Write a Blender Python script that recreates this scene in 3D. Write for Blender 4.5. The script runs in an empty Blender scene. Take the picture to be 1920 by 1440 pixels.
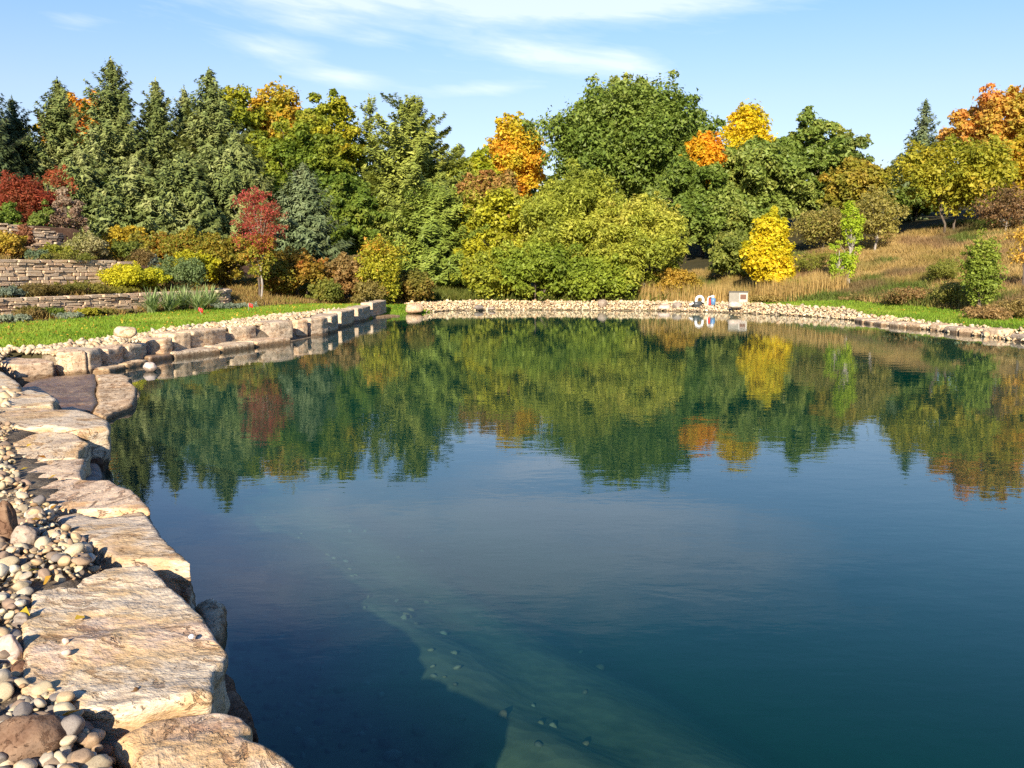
import bpy, bmesh, math, random
import numpy as np
from mathutils import Vector, Matrix

R = math.radians
S = bpy.context.scene
C = S.collection
rs = np.random.default_rng

# ------------------------------------------------------------------ camera
F, CAMH, HY = 1700.0, 2.3, 500.0
PITCH = math.atan((720 - HY) / F)
cam = bpy.data.cameras.new('camera')
cam.sensor_width = 36; cam.lens = 36 * F / 1920; cam.clip_start = 0.05; cam.clip_end = 2500
camo = bpy.data.objects.new('camera', cam); C.objects.link(camo)
camo.location = (0, 0, CAMH); camo.rotation_euler = (R(90) - PITCH, 0, 0)
S.camera = camo
S.render.resolution_x, S.render.resolution_y = 1024, 768

# ------------------------------------------------------------------ light, sky, exposure
SUN_EL, SUN_AZ = 23.0, 9.0          # the sun stands behind the camera; shadows fall SUN_AZ degrees right of forward
sun = bpy.data.lights.new('sun', 'SUN'); sun.energy = 4.9; sun.angle = R(0.5); sun.color = (1.0, 0.89, 0.71)
suno = bpy.data.objects.new('sun', sun); C.objects.link(suno)
tosun = Vector((-math.sin(R(SUN_AZ)) * math.cos(R(SUN_EL)), -math.cos(R(SUN_AZ)) * math.cos(R(SUN_EL)), math.sin(R(SUN_EL))))
suno.rotation_euler = tosun.to_track_quat('Z', 'Y').to_euler(); suno.location = (0, -20, 30)
S.view_settings.view_transform = 'Standard'; S.view_settings.look = 'None'
S.view_settings.gamma = 1; S.view_settings.use_curve_mapping = False
S.view_settings.exposure = 1.02
S.render.engine = 'CYCLES'
S.cycles.max_bounces = 7; S.cycles.diffuse_bounces = 3; S.cycles.glossy_bounces = 3
S.cycles.transmission_bounces = 4; S.cycles.transparent_max_bounces = 10; S.cycles.volume_bounces = 1
S.cycles.use_denoising = False; S.cycles.sample_clamp_indirect = 6
S.cycles.caustics_reflective = False; S.cycles.caustics_refractive = False


class NT:
    """small helper to write node trees"""
    def __init__(s, tree): s.t = tree; tree.nodes.clear()
    def n(s, kind, ins=None, **kw):
        nd = s.t.nodes.new(kind)
        for k, v in kw.items(): setattr(nd, k, v)
        for k, v in (ins or {}).items(): s.set(nd, k, v)
        return nd
    def set(s, nd, k, v):
        sock = nd.inputs[k]
        if isinstance(v, bpy.types.NodeSocket): s.t.links.new(v, sock)
        elif isinstance(v, bpy.types.Node): s.t.links.new(v.outputs[0], sock)
        else: sock.default_value = v
    def math(s, op, a, b=0.0, c=None, clamp=False):
        nd = s.n('ShaderNodeMath', {0: a, 1: b}, operation=op, use_clamp=clamp)
        if c is not None: s.set(nd, 2, c)
        return nd.outputs[0]
    def mix(s, f, a, b, blend='MIX'):
        nd = s.t.nodes.new('ShaderNodeMix'); nd.data_type = 'RGBA'; nd.blend_type = blend
        s.set(nd, 0, f); s.set(nd, 6, a if not isinstance(a, tuple) else (*a[:3], 1)); s.set(nd, 7, b if not isinstance(b, tuple) else (*b[:3], 1))
        return nd.outputs[2]
    def noise(s, vec, scale, detail=4, rough=0.5, dist=0.0):
        nd = s.n('ShaderNodeTexNoise', {'Scale': scale, 'Detail': detail, 'Roughness': rough, 'Distortion': dist})
        if vec is not None: s.set(nd, 'Vector', vec)
        return nd.outputs[0]
    def ramp(s, fac, stops, interp='LINEAR'):
        nd = s.n('ShaderNodeValToRGB', {0: fac}); cr = nd.color_ramp; cr.interpolation = interp
        while len(cr.elements) > 1: cr.elements.remove(cr.elements[-1])
        cr.elements[0].position = stops[0][0]; cr.elements[0].color = col4(stops[0][1])
        for p, c in stops[1:]:
            e = cr.elements.new(p); e.color = col4(c)
        return nd.outputs[0]
    def mapping(s, vec, scale=(1, 1, 1), rot=(0, 0, 0), loc=(0, 0, 0)):
        return s.n('ShaderNodeMapping', {'Vector': vec, 'Scale': scale, 'Rotation': rot, 'Location': loc}).outputs[0]


def col4(c):
    if isinstance(c, (int, float)): return (c, c, c, 1)
    return (*c[:3], 1)


W = bpy.data.worlds.new('World'); S.world = W; W.use_nodes = True
g = NT(W.node_tree)
sky = g.n('ShaderNodeTexSky', sky_type='NISHITA', sun_disc=False, sun_elevation=R(SUN_EL), sun_rotation=R(180 + SUN_AZ),
          altitude=100, air_density=1.25, dust_density=0.35, ozone_density=2.2)
tc = g.n('ShaderNodeTexCoord').outputs['Generated']
sp = g.n('ShaderNodeSeparateXYZ', {0: tc})
az = g.math('MULTIPLY', g.math('ARCTAN2', sp.outputs[0], sp.outputs[1]), 57.2958)
el = g.math('MULTIPLY', g.math('ARCSINE', sp.outputs[2]), 57.2958)


def pix_ang(px, py):
    x = (px - 960) / F; u = (720 - py) / F
    fy = math.cos(PITCH) + u * math.sin(PITCH); fz = -math.sin(PITCH) + u * math.cos(PITCH)
    return math.degrees(math.atan2(x, fy)), math.degrees(math.atan2(fz, math.hypot(x, fy)))


# cirrus plumes: centre, half width, half height, slope, strength (degrees)
plumes = []
for (px, py, wpx, hpx, slope, st) in [(1040, 108, 250, 17, -0.16, .85), (900, 168, 150, 11, 0.06, .55), (520, 92, 120, 15, -0.12, .7),
                                      (585, 42, 100, 12, -.1, .6), (640, 145, 130, 13, -0.1, .7), (1120, 8, 420, 20, 0.0, .9), (1185, 122, 90, 17, -.2, .6),
                                      (700, 72, 70, 10, 0.05, .35), (600, 0, 200, 15, 0.02, .5), (140, 40, 70, 9, 0, .3)]:
    a0, e0 = pix_ang(px, py); k = 57.3 / F
    plumes.append((a0, e0, wpx * k, hpx * k, slope, st))
plumes += [(-2, 18.2, 26, 3.0, .02, 1.25), (14, 17.4, 10, 1.5, -.05, .3), (-17, 19.5, 9, 1.6, .1, .3), (-38, 30, 14, 2, .05, .5), (48, 34, 16, 2, -.05, .5)]
total = None
for (a0, e0, w, h, slope, st) in plumes:
    w, h, st = w * .66, h * 1.25, st * .92
    da = g.math('SUBTRACT', az, a0)
    u = g.math('DIVIDE', da, w)
    v = g.math('DIVIDE', g.math('SUBTRACT', g.math('SUBTRACT', el, e0), g.math('MULTIPLY', da, slope)), h)
    r2 = g.math('ADD', g.math('MULTIPLY', u, u), g.math('MULTIPLY', v, v))
    gk = g.math('MULTIPLY', g.math('EXPONENT', g.math('MULTIPLY', r2, -1.0)), st)
    total = gk if total is None else g.math('ADD', total, gk)
cv = g.n('ShaderNodeCombineXYZ', {0: g.math('MULTIPLY', az, .11), 1: g.math('MULTIPLY', g.math('ADD', el, g.math('MULTIPLY', az, .12)), .62), 2: 0.0})
n1 = g.noise(cv, 1.0, 6, .6, .8)
n2 = g.noise(cv, 3.2, 5, .6, .4)
brk = g.math('ADD', g.math('MULTIPLY', n1, 1.45), g.math('MULTIPLY', n2, .7))
den = g.math('SUBTRACT', g.math('ADD', g.math('MULTIPLY', total, 1.0), g.math('MULTIPLY', brk, .5)), .70, clamp=True)
den = g.math('MULTIPLY', den, g.math('MULTIPLY', g.math('ADD', n2, .45), .85), clamp=True)
lowveil = g.math('MULTIPLY', g.math('EXPONENT', g.math('MULTIPLY', g.math('MAXIMUM', el, 0.0), -.10)), .5)
skyc = g.mix(lowveil, sky.outputs[0], (5.2, 6.5, 7.0))
skyc = g.mix(1.0, skyc, (.97, .955, 1.12), 'MULTIPLY')
deep = g.ramp(g.math('DIVIDE', el, 90.0), [(.0, (.86, .84, .86)), (.11, (.85, .86, .89)), (.17, (.72, .87, .96)), (.23, (.5, .74, .93)), (.31, (.33, .6, .84)), (.5, (.26, .52, .8))])
skyc = g.mix(1.0, skyc, deep, 'MULTIPLY')
cloud = g.mix(g.math('MINIMUM', g.math('MULTIPLY', den, .7), .45), skyc, (8.2, 8.1, 8.6))
bg = g.n('ShaderNodeBackground', {'Color': cloud, 'Strength': 0.084})
g.t.links.new(bg.outputs[0], g.n('ShaderNodeOutputWorld').inputs[0])

# ------------------------------------------------------------------ projection helpers
CP, SP_ = math.cos(PITCH), math.sin(PITCH)


def ray(px, py):
    x = (px - 960) / F; u = (720 - py) / F
    return x, CP + u * SP_, -SP_ + u * CP


def G(px, py, z=0.0):
    """point on the level z seen at that spot of the photograph"""
    x, y, w = ray(px, py); t = (z - CAMH) / w
    return (x * t, y * t)


def Wy(px, py, Y):
    x, y, w = ray(px, py); t = Y / y
    return (x * t, Y, CAMH + w * t)


def proj(x, y, z):
    dz = z - CAMH
    d = y * CP - dz * SP_; u = y * SP_ + dz * CP
    return 960 + F * x / d, 720 - F * u / d, d


# ------------------------------------------------------------------ numpy noise
def vnoise(p, scale=1.0, seed=0):
    p = np.asarray(p, dtype=np.float64) * scale + seed * 17.31
    if p.shape[1] == 2: p = np.c_[p, np.zeros(len(p))]
    i = np.floor(p).astype(np.int64); f = p - i; f = f * f * (3 - 2 * f)
    def h(a, b, c):
        n = (a * 73856093) ^ (b * 19349663) ^ (c * 83492791) ^ (seed * 2654435761)
        n = (n ^ (n >> 13)) * 1274126177 & 0x7fffffff
        n = (n ^ (n >> 16)) & 0xffff
        return n / 65535.0
    x, y, z = i.T; fx, fy, fz = f.T
    r = 0
    for a in (0, 1):
        for b in (0, 1):
            for c in (0, 1):
                r = r + h(x + a, y + b, z + c) * (fx if a else 1 - fx) * (fy if b else 1 - fy) * (fz if c else 1 - fz)
    return r


def fbm(p, scale=1.0, oct=3, seed=0):
    s = 0; a = 1; t = 0
    for k in range(oct):
        s = s + a * vnoise(p, scale * 2 ** k, seed + k * 5); t += a; a *= .5
    return s / t


def sstep(a, b, x):
    t = np.clip((x - a) / (b - a), 0, 1); return t * t * (3 - 2 * t)


# ------------------------------------------------------------------ object helpers
def add(name, me, parent=None, mat=None, loc=None):
    o = bpy.data.objects.new(name, me); C.objects.link(o)
    if mat is not None and me is not None and not me.materials: me.materials.append(mat)
    if parent is not None: o.parent = parent
    if loc is not None: o.location = loc
    return o


def tag(o, label=None, cat=None, group=None, kind=None):
    if label: o['label'] = label
    if cat: o['category'] = cat
    if group: o['group'] = group
    if kind: o['kind'] = kind
    return o


def empty(name, loc, label=None, cat=None, group=None, rz=0.0):
    o = bpy.data.objects.new(name, None); C.objects.link(o); o.location = loc; o.rotation_euler = (0, 0, rz)
    o.empty_display_size = .2
    return tag(o, label, cat, group)


def mesh_np(name, v, f, col=None, smooth=False):
    """v (N,3); f (M,k) with one k; col (M,3) face colours"""
    me = bpy.data.meshes.new(name)
    v = np.asarray(v, dtype=np.float32); f = np.asarray(f, dtype=np.int32)
    M, k = f.shape
    me.vertices.add(len(v)); me.vertices.foreach_set('co', v.ravel())
    me.loops.add(M * k); me.loops.foreach_set('vertex_index', f.ravel())
    me.polygons.add(M); me.polygons.foreach_set('loop_start', np.arange(0, M * k, k, dtype=np.int32))
    me.update(calc_edges=True)
    if smooth: me.polygons.foreach_set('use_smooth', np.ones(M, dtype=bool))
    if col is not None:
        a = me.attributes.new('Col', 'FLOAT_COLOR', 'FACE')
        a.data.foreach_set('color', np.c_[col, np.ones(len(col))].astype(np.float32).ravel())
    return me


def join_np(parts):
    vs, fs, cs, n = [], [], [], 0
    for p in parts:
        vs.append(p[0]); fs.append(p[1] + n); n += len(p[0])
        if len(p) > 2: cs.append(p[2])
    return np.vstack(vs), np.vstack(fs), (np.vstack(cs) if cs else None)


# ------------------------------------------------------------------ materials
def new_mat(name):
    m = bpy.data.materials.new(name); m.use_nodes = True; return m, NT(m.node_tree)


def out_pbsdf(g, colr, rough=.8, normal=None, spec=.3, extra=None):
    b = g.n('ShaderNodeBsdfPrincipled', {'Base Color': colr, 'Roughness': rough, 'Specular IOR Level': spec})
    if normal is not None: g.set(b, 'Normal', normal)
    o = g.n('ShaderNodeOutputMaterial'); g.t.links.new(b.outputs[0], o.inputs[0]); return b


def stone_mat(name, cols, grain=1.0, bump=.5, bedding=True, attr=False, wet=False):
    m, g = new_mat(name)
    co = g.n('ShaderNodeTexCoord').outputs['Object']
    rnd = g.n('ShaderNodeObjectInfo').outputs['Random']
    off = g.n('ShaderNodeVectorMath', {0: co, 1: g.n('ShaderNodeCombineXYZ', {0: g.math('MULTIPLY', rnd, 31.0), 1: g.math('MULTIPLY', rnd, 17.0), 2: 0.0})}, operation='ADD').outputs[0]
    off = g.n('ShaderNodeVectorRotate', {'Vector': off, 'Angle': g.math('MULTIPLY', rnd, 2.2)}, rotation_type='Z_AXIS').outputs[0]
    st = g.mapping(off, scale=(1, 1.5, 3.5) if bedding else (1, 1, 1), rot=(0.05, .03, .45))
    big = g.noise(st, 1.1 * grain, 5, .6, .4)
    mid = g.noise(st, 5 * grain, 6, .65, .3)
    fine = g.noise(st, 26 * grain, 4, .6)
    c = g.ramp(big, [(0.28 + i * .44 / (len(cols) - 1), cc) for i, cc in enumerate(cols)])
    c = g.mix(.6, c, g.ramp(mid, [(.3, (.16, .11, .08)), (.47, (.62, .5, .38)), (.62, (.95, .86, .74))]), 'SOFT_LIGHT') if False else \
        g.mix(1.0, c, g.ramp(mid, [(.28, (.62, .56, .5)), (.42, (.9, .86, .83)), (.55, (1, 1, 1)), (.7, (1.18, 1.12, 1.05))]), 'MULTIPLY')
    c = g.mix(1.0, c, g.ramp(fine, [(.25, (.6, .55, .5)), (.42, (.95, .93, .9)), (.6, (1.06, 1.06, 1.06))]), 'MULTIPLY')
    tint = g.ramp(rnd, [(0, (.82, .8, .8)), (.3, (1, .98, .93)), (.5, (1.08, 1.0, .88)), (.75, (1.02, .9, .82)), (1, (.92, .92, .9))])
    c = g.mix(1.0, c, tint, 'MULTIPLY')
    if name != 'walling_stone':                        # damp stain just above the water
        pz = g.n('ShaderNodeSeparateXYZ', {0: g.n('ShaderNodeNewGeometry').outputs['Position']}).outputs[2]
        lvl = g.math('ADD', pz, g.math('MULTIPLY', g.math('SUBTRACT', mid, .5), .12))
        c = g.mix(1.0, c, g.ramp(lvl, [(.03, (.38, .34, .3)), (.075, (.55, .5, .44)), (.11, (1, 1, 1))]), 'MULTIPLY')
    if attr:
        c = g.mix(1.0, c, g.n('ShaderNodeAttribute', attribute_name='Col').outputs[0], 'MULTIPLY')
    crk = g.ramp(g.noise(g.mapping(off, scale=(.8, 2.2, 2.5), rot=(0, 0, .45)), 3.2 * grain, 6, .72, .9), [(.40, 0.0), (.44, 1.0)])
    c = g.mix(1.0, c, g.mix(crk, (.72, .64, .6), (1, 1, 1)), 'MULTIPLY')
    h = g.math('ADD', g.math('ADD', g.math('MULTIPLY', mid, .8), g.math('MULTIPLY', fine, .35)), g.math('MULTIPLY', crk, .45))
    bp = g.n('ShaderNodeBump', {'Strength': bump, 'Distance': .03 / grain, 'Height': h})
    out_pbsdf(g, c, .35 if wet else .85, bp.outputs[0], .5 if wet else .2)
    return m


M = {}
M['slab'] = stone_mat('sandstone_slab', [(.44, .37, .31), (.66, .55, .42), (.72, .61, .47), (.64, .46, .26), (.64, .49, .38), (.74, .66, .54)], 1.0, 1.0)
M['block'] = stone_mat('sandstone_block', [(.34, .27, .2), (.6, .5, .38), (.66, .55, .42), (.56, .41, .27), (.68, .6, .5)], 1.6, 1.0)
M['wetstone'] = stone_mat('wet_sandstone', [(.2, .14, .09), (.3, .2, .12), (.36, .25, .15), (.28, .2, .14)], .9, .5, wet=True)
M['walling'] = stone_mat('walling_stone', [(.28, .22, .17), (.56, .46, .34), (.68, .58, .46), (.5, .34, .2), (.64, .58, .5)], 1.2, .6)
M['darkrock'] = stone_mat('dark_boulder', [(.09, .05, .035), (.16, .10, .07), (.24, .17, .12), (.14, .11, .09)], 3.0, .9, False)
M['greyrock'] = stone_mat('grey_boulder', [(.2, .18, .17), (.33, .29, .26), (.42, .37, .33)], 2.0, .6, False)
M['palerock'] = stone_mat('pale_boulder', [(.45, .38, .34), (.6, .52, .47), (.68, .6, .54)], 2.0, .5, False)


def pebble_mat(name, attr):
    m, g = new_mat(name)
    co = g.n('ShaderNodeTexCoord').outputs['Object']
    rnd = g.n('ShaderNodeObjectInfo').outputs['Random']
    if attr: base = g.n('ShaderNodeAttribute', attribute_name='Col').outputs[0]
    else:
        base = g.ramp(rnd, [(0, (.46, .37, .24)), (.12, (.24, .18, .13)), (.22, (.52, .44, .3)), (.34, (.36, .25, .16)), (.45, (.56, .45, .31)), (.55, (.22, .19, .17)),
                            (.62, (.42, .36, .28)), (.72, (.52, .37, .22)), (.83, (.62, .55, .42)), (.92, (.3, .21, .15))], 'CONSTANT')
    nn = g.noise(co, 12, 5, .6)
    c = g.mix(1.0, base, g.ramp(nn, [(.3, (.7, .66, .62)), (.5, (1, 1, 1)), (.7, (1.12, 1.1, 1.06))]), 'MULTIPLY')
    bp = g.n('ShaderNodeBump', {'Strength': .25, 'Distance': .01, 'Height': g.noise(co, 40, 3)})
    out_pbsdf(g, c, .65, bp.outputs[0], .3); return m


M['pebble'] = pebble_mat('river_pebble', False)
M['gravel'] = pebble_mat('river_gravel', True)


def ground_mat(name, stops, scale=3.0, bump=.6, dist=.05):
    m, g = new_mat(name)
    co = g.n('ShaderNodeTexCoord').outputs['Object']
    a = g.noise(co, scale * .15, 4, .6); b = g.noise(co, scale * 2.5, 6, .7)
    c = g.ramp(g.math('ADD', g.math('MULTIPLY', a, .5), g.math('MULTIPLY', b, .5)), stops)
    bp = g.n('ShaderNodeBump', {'Strength': bump, 'Distance': dist, 'Height': b})
    out_pbsdf(g, c, .95, bp.outputs[0], .1); return m


M['soil'] = ground_mat('mulch', [(.35, (.05, .028, .018)), (.5, (.09, .05, .032)), (.62, (.15, .09, .055))], 4)
M['turf'] = ground_mat('turf', [(.35, (.07, .11, .012)), (.55, (.13, .2, .02)), (.7, (.18, .25, .035))], 3)
M['meadow'] = ground_mat('meadow', [(.33, (.06, .055, .018)), (.48, (.15, .11, .045)), (.6, (.24, .16, .075)), (.72, (.12, .13, .03))], 1.5)
M['forest'] = ground_mat('forest', [(.3, (.03, .03, .012)), (.6, (.08, .065, .03))], 1.5)
M['stonebed'] = ground_mat('stonebed', [(.35, (.09, .065, .045)), (.5, (.2, .15, .1)), (.62, (.34, .27, .19))], 8, .8, .03)


def pond_mat():
    m, g = new_mat('pond_bed')
    co = g.n('ShaderNodeTexCoord').outputs['Object']
    a = g.noise(co, .5, 5, .6, .5); b = g.noise(co, 5, 5, .65)
    vo = g.n('ShaderNodeTexVoronoi', {'Vector': co, 'Scale': 6.0, 'Randomness': 1.0}, feature='F1')
    c = g.ramp(a, [(.35, (.11, .10, .05)), (.5, (.16, .14, .08)), (.65, (.22, .18, .11))])
    c = g.mix(1.0, c, g.ramp(b, [(.3, (.7, .7, .7)), (.6, (1.1, 1.1, 1.1))]), 'MULTIPLY')
    bp = g.n('ShaderNodeBump', {'Strength': .3, 'Distance': .03, 'Height': vo.outputs[0]})
    out_pbsdf(g, c, .9, bp.outputs[0], .1); return m


M['pondbed'] = pond_mat()


def water_mat():
    m, g = new_mat('pond_water')
    geo = g.n('ShaderNodeNewGeometry').outputs['Position']
    gust = g.noise(g.mapping(geo, scale=(.5, 1, 1)), .13, 3, .5)
    gust = g.ramp(gust, [(.35, .35), (.6, 1.0)])
    w1 = g.noise(g.mapping(geo, scale=(.75, 1.25, 1), rot=(0, 0, .2)), 1.5, 3, .5, .3)
    w2 = g.noise(g.mapping(geo, scale=(.7, 1.5, 1), rot=(0, 0, -.15)), 6.0, 3, .55, .3)
    h = g.math('MULTIPLY', g.math('ADD', g.math('MULTIPLY', w1, 1.0), g.math('MULTIPLY', w2, .26)), gust)
    bp = g.n('ShaderNodeBump', {'Strength': 1.0, 'Distance': .0028, 'Height': h})
    # reflectance of water by Schlick's formula, the same from above and from below
    inc = g.n('ShaderNodeNewGeometry').outputs['Incoming']
    cs = g.math('ABSOLUTE', g.n('ShaderNodeVectorMath', {0: inc, 1: bp.outputs[0]}, operation='DOT_PRODUCT').outputs['Value'])
    fr = g.math('ADD', g.math('MULTIPLY', g.math('POWER', g.math('SUBTRACT', 1.0, cs, clamp=True), 5.0), .98), .02)
    gl = g.n('ShaderNodeBsdfGlossy', {'Color': (.88, .91, .95, 1), 'Roughness': 0.012, 'Normal': bp.outputs[0]})
    tr = g.n('ShaderNodeBsdfTransparent', {'Color': (.97, .99, .985, 1)})
    mx = g.n('ShaderNodeMixShader', {0: fr, 1: tr, 2: gl})
    va = g.n('ShaderNodeVolumeAbsorption', {'Color': (.44, .70, .69, 1), 'Density': .58})
    o = g.n('ShaderNodeOutputMaterial')
    vs_ = g.n('ShaderNodeVolumeScatter', {'Color': (.06, .88, .64, 1), 'Density': .02, 'Anisotropy': 0.0})
    ad = g.n('ShaderNodeAddShader', {0: va, 1: vs_})
    g.t.links.new(mx.outputs[0], o.inputs[0]); g.t.links.new(ad.outputs[0], o.inputs['Volume'])
    return m


M['water'] = water_mat()


def leaf_mat(name, rough=.55, spec=.25, trans=.3):
    m, g = new_mat(name)
    c = g.n('ShaderNodeAttribute', attribute_name='Col').outputs[0]
    b = g.n('ShaderNodeBsdfPrincipled', {'Base Color': c, 'Roughness': rough, 'Specular IOR Level': spec})
    t = g.n('ShaderNodeBsdfTranslucent', {'Color': g.mix(1.0, c, (1.25, 1.2, .6), 'MULTIPLY')})
    mx = g.n('ShaderNodeMixShader', {0: trans, 1: b, 2: t})
    g.t.links.new(mx.outputs[0], g.n('ShaderNodeOutputMaterial').inputs[0]); return m


M['leaf'] = leaf_mat('leaf', trans=.4)
M['glossleaf'] = leaf_mat('glossy_leaf', .5, .3, .32)
M['needle'] = leaf_mat('needle', .6, .3, .12)
M['blade'] = leaf_mat('grass_blade', .6, .2, .35)


def plain(name, c, rough=.6, spec=.4, var=.12, metal=0.0):
    m, g = new_mat(name)
    co = g.n('ShaderNodeTexCoord').outputs['Object']
    nn = g.noise(co, 6, 5, .6)
    cc = g.mix(1.0, (*c, 1), g.ramp(nn, [(.3, 1 - var), (.7, 1 + var * .4)]), 'MULTIPLY')
    b = out_pbsdf(g, cc, rough, None, spec); b.inputs['Metallic'].default_value = metal; return m


def bark_mat(name, a, b):
    m, g = new_mat(name)
    co = g.n('ShaderNodeTexCoord').outputs['Object']
    n = g.noise(g.mapping(co, scale=(6, 6, 1.2)), 2, 5, .7)
    c = g.ramp(n, [(.35, a), (.65, b)])
    bp = g.n('ShaderNodeBump', {'Strength': .8, 'Distance': .03, 'Height': n})
    out_pbsdf(g, c, .9, bp.outputs[0], .1); return m


M['bark'] = bark_mat('bark', (.06, .045, .035), (.17, .135, .105))
M['palebark'] = bark_mat('pale_bark', (.2, .17, .14), (.42, .37, .32))
M['beige'] = plain('beige_panel', (.25, .225, .18), .6)
M['litpanel'] = plain('lit_panel', (.44, .4, .34), .6)  # lighter copy of the beige: brighter light on the right face as colour
M['darklid'] = plain('dark_lid', (.07, .065, .06), .5)
M['rustvent'] = plain('brown_vent', (.24, .13, .09), .6)
M['white'] = plain('white_plastic', (.8, .8, .8), .4)
M['blueplastic'] = plain('blue_plastic', (.1, .22, .4), .4)
M['red'] = plain('red_plastic', (.65, .03, .02), .5)
M['darkmetal'] = plain('dark_metal', (.06, .065, .07), .45)
M['wire'] = plain('galvanised_wire', (.4, .4, .4), .4)
M['deadleaf'] = plain('dead_leaf', (.14, .07, .025), .7)
M['backing'] = plain('wall_backing', (.05, .035, .025), .95, .1)

# ------------------------------------------------------------------ terrain
pond_px = [(470, 1425), (440, 1330), (428, 1230), (400, 1165), (372, 1125), (352, 1090), (300, 1010), (284, 975), (240, 925), (205, 905), (203, 850), (203, 812),
           (215, 780), (250, 763), (262, 735), (255, 712), (225, 700), (268, 685), (330, 668), (362, 664), (430, 656), (490, 648), (556, 640),
           (600, 631), (622, 624), (640, 613), (672, 606), (699, 597), (727, 590), (760, 588), (800, 586), (850, 582), (1000, 581), (1130, 582),
           (1240, 583), (1330, 585), (1405, 588), (1492, 592), (1548, 596), (1595, 600), (1665, 611), (1742, 619), (1797, 626), (1850, 632), (1920, 643)]
pond = [(0.3, 2.05), (-.3, 2.5)] + [G(x, y, 0) for x, y in pond_px] + [(15.2, 24), (14.6, 19), (14, 12), (13.5, 6), (12, 2.5), (8, .8), (4.5, .5), (2.0, 1.1)]
POND = np.array(pond)


def seg_sd(P, poly, closed=True):
    P = np.asarray(P, dtype=np.float64); best = np.full(len(P), 1e9); n = len(poly)
    inside = np.zeros(len(P), dtype=bool)
    for i in range(n if closed else n - 1):
        a = poly[i]; b = poly[(i + 1) % n]; d = b - a
        t = np.clip(((P - a) @ d) / max(d @ d, 1e-12), 0, 1)
        q = a + t[:, None] * d
        best = np.minimum(best, np.hypot(*(P - q).T))
        if closed:
            c = ((a[1] > P[:, 1]) != (b[1] > P[:, 1])) & (P[:, 0] < (b[0] - a[0]) * (P[:, 1] - a[1]) / (b[1] - a[1] + 1e-15) + a[0])
            inside ^= c
    return best, inside


def inpoly(P, poly): return seg_sd(P, np.array(poly))[1]


P0 = np.array([-17.3, 29.25]); T_ = np.array([.472, .881]); N_ = np.array([-.881, .472])
RF0 = np.array([19.5, 34.0]); RN = np.array([.926, .376])
LAWN_L = [(-13.5, 14), (-11.6, 21.0), (-10.2, 24.9), (-8.85, 30.0), (-7.6, 35), (-6.6, 39.5), (-5.0, 43.2), (-4.2, 46.5), (-7.5, 47), (-9.5, 42), (-11.2, 38.9), (-13.6, 31.8), (-15.6, 27.7), (-20, 19)]
LAWN_R = [(11.5, 48.5), (15.3, 42.2), (15.9, 34.5), (16.7, 29.3), (18, 22), (24, 22), (22, 28), (19.5, 34), (18, 39.5), (16.3, 45), (12.5, 50)]


def Hf(P):
    P = np.asarray(P, dtype=np.float64)
    d, ins = seg_sd(P, POND); x, y = P.T
    sd = np.where(ins, -d, d)
    left = sstep(2, -3, x) * sstep(46, 41, y)
    near = sstep(15, 9, y) * sstep(9, 4, x)
    lv = .36 + .18 * left * sstep(20, 31, y) + .1 * near
    w = 1.4 - 1.15 * np.maximum(left, near)
    off = .5 * np.maximum(left, near) + .28 * sstep(10, 12, x) * sstep(42, 38, y)
    bank = lv * sstep(-.1, 1, (sd - off) / w)
    s = (P - P0) @ N_; a = (P - P0) @ T_
    rough = .12 * (fbm(P, .25, 3, 4) - .5)
    st = .12 * sstep(-3.5, 0, s) + .45 * sstep(0, .12, s) + np.clip(s, 0, 2.5) * .2 + .72 * sstep(2.5, 2.62, s) + np.clip(s - 2.62, 0, 4.4) * .15 \
        + .95 * sstep(7, 7.12, s) + np.clip(s - 7, 0, 30) * .07
    sl = np.clip(s + 1, 0, 40) * .13
    wt = sstep(11.5, 9, a)
    hl = st * wt + sl * (1 - wt)
    hl = np.where(s > -4, hl, 0) * sstep(8, -4, x)
    sR = (P - RF0) @ RN
    hr = np.clip(sR + .3, 0, 60) * .195 - np.clip(sR - 26, 0, 60) * .1
    hr = hr * sstep(2, 16, x + (y - 48) * .2)
    far = np.clip(y - 53, 0, 60) * .02
    land = bank + np.where(sd > .3, hl + np.maximum(hr, 0) + far + rough * sstep(.5, 3, sd), 0)
    # pond floor
    A = np.array([-4.3, 13.8]); B = np.array([2.8, 2.2]); dr = (B - A) / np.linalg.norm(B - A); nr = np.array([-dr[1], dr[0]])
    q = (P - A) @ nr      # positive to the deep side
    wob = .5 * (fbm(P, .5, 2, 9) - .5)
    q = q + wob
    shelf = -1.2 + .15 * np.exp(-((q + .35) / .5) ** 2) - .12 * np.exp(-((q - .55) / .4) ** 2) + .10 * (fbm(P, 1.2, 3, 2) - .5)
    fl = shelf - 3.2 * sstep(.2, 6.5, q)
    gen = -(.45 + .33 * np.abs(sd))
    edge = -.2 - np.abs(sd) * 3.5
    floor = np.maximum(np.maximum(fl, -3.4), np.maximum(gen, -3.4) - 0 * x)
    floor = np.where((y < 16) & (x < 9), np.maximum(fl, -4.1), np.maximum(gen, -4.0))
    k = sstep(13, 18, y)
    floor = np.maximum(fl, -4.1) * (1 - k) + np.maximum(gen, -4.0) * k
    floor = np.maximum(floor, edge)
    land = np.where(inpoly(P, COVE), np.minimum(land, -.15), land)
    return np.where(sd < 0, floor, land), sd


COVE = [G(x, y, 0) for x, y in [(10, 775), (-6, 722), (22, 695), (60, 696), (112, 700), (170, 696), (215, 688), (262, 681), (300, 740), (240, 800), (150, 800), (60, 795)]]


def H1(x, y): return float(Hf(np.array([[x, y]]))[0][0])


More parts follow.
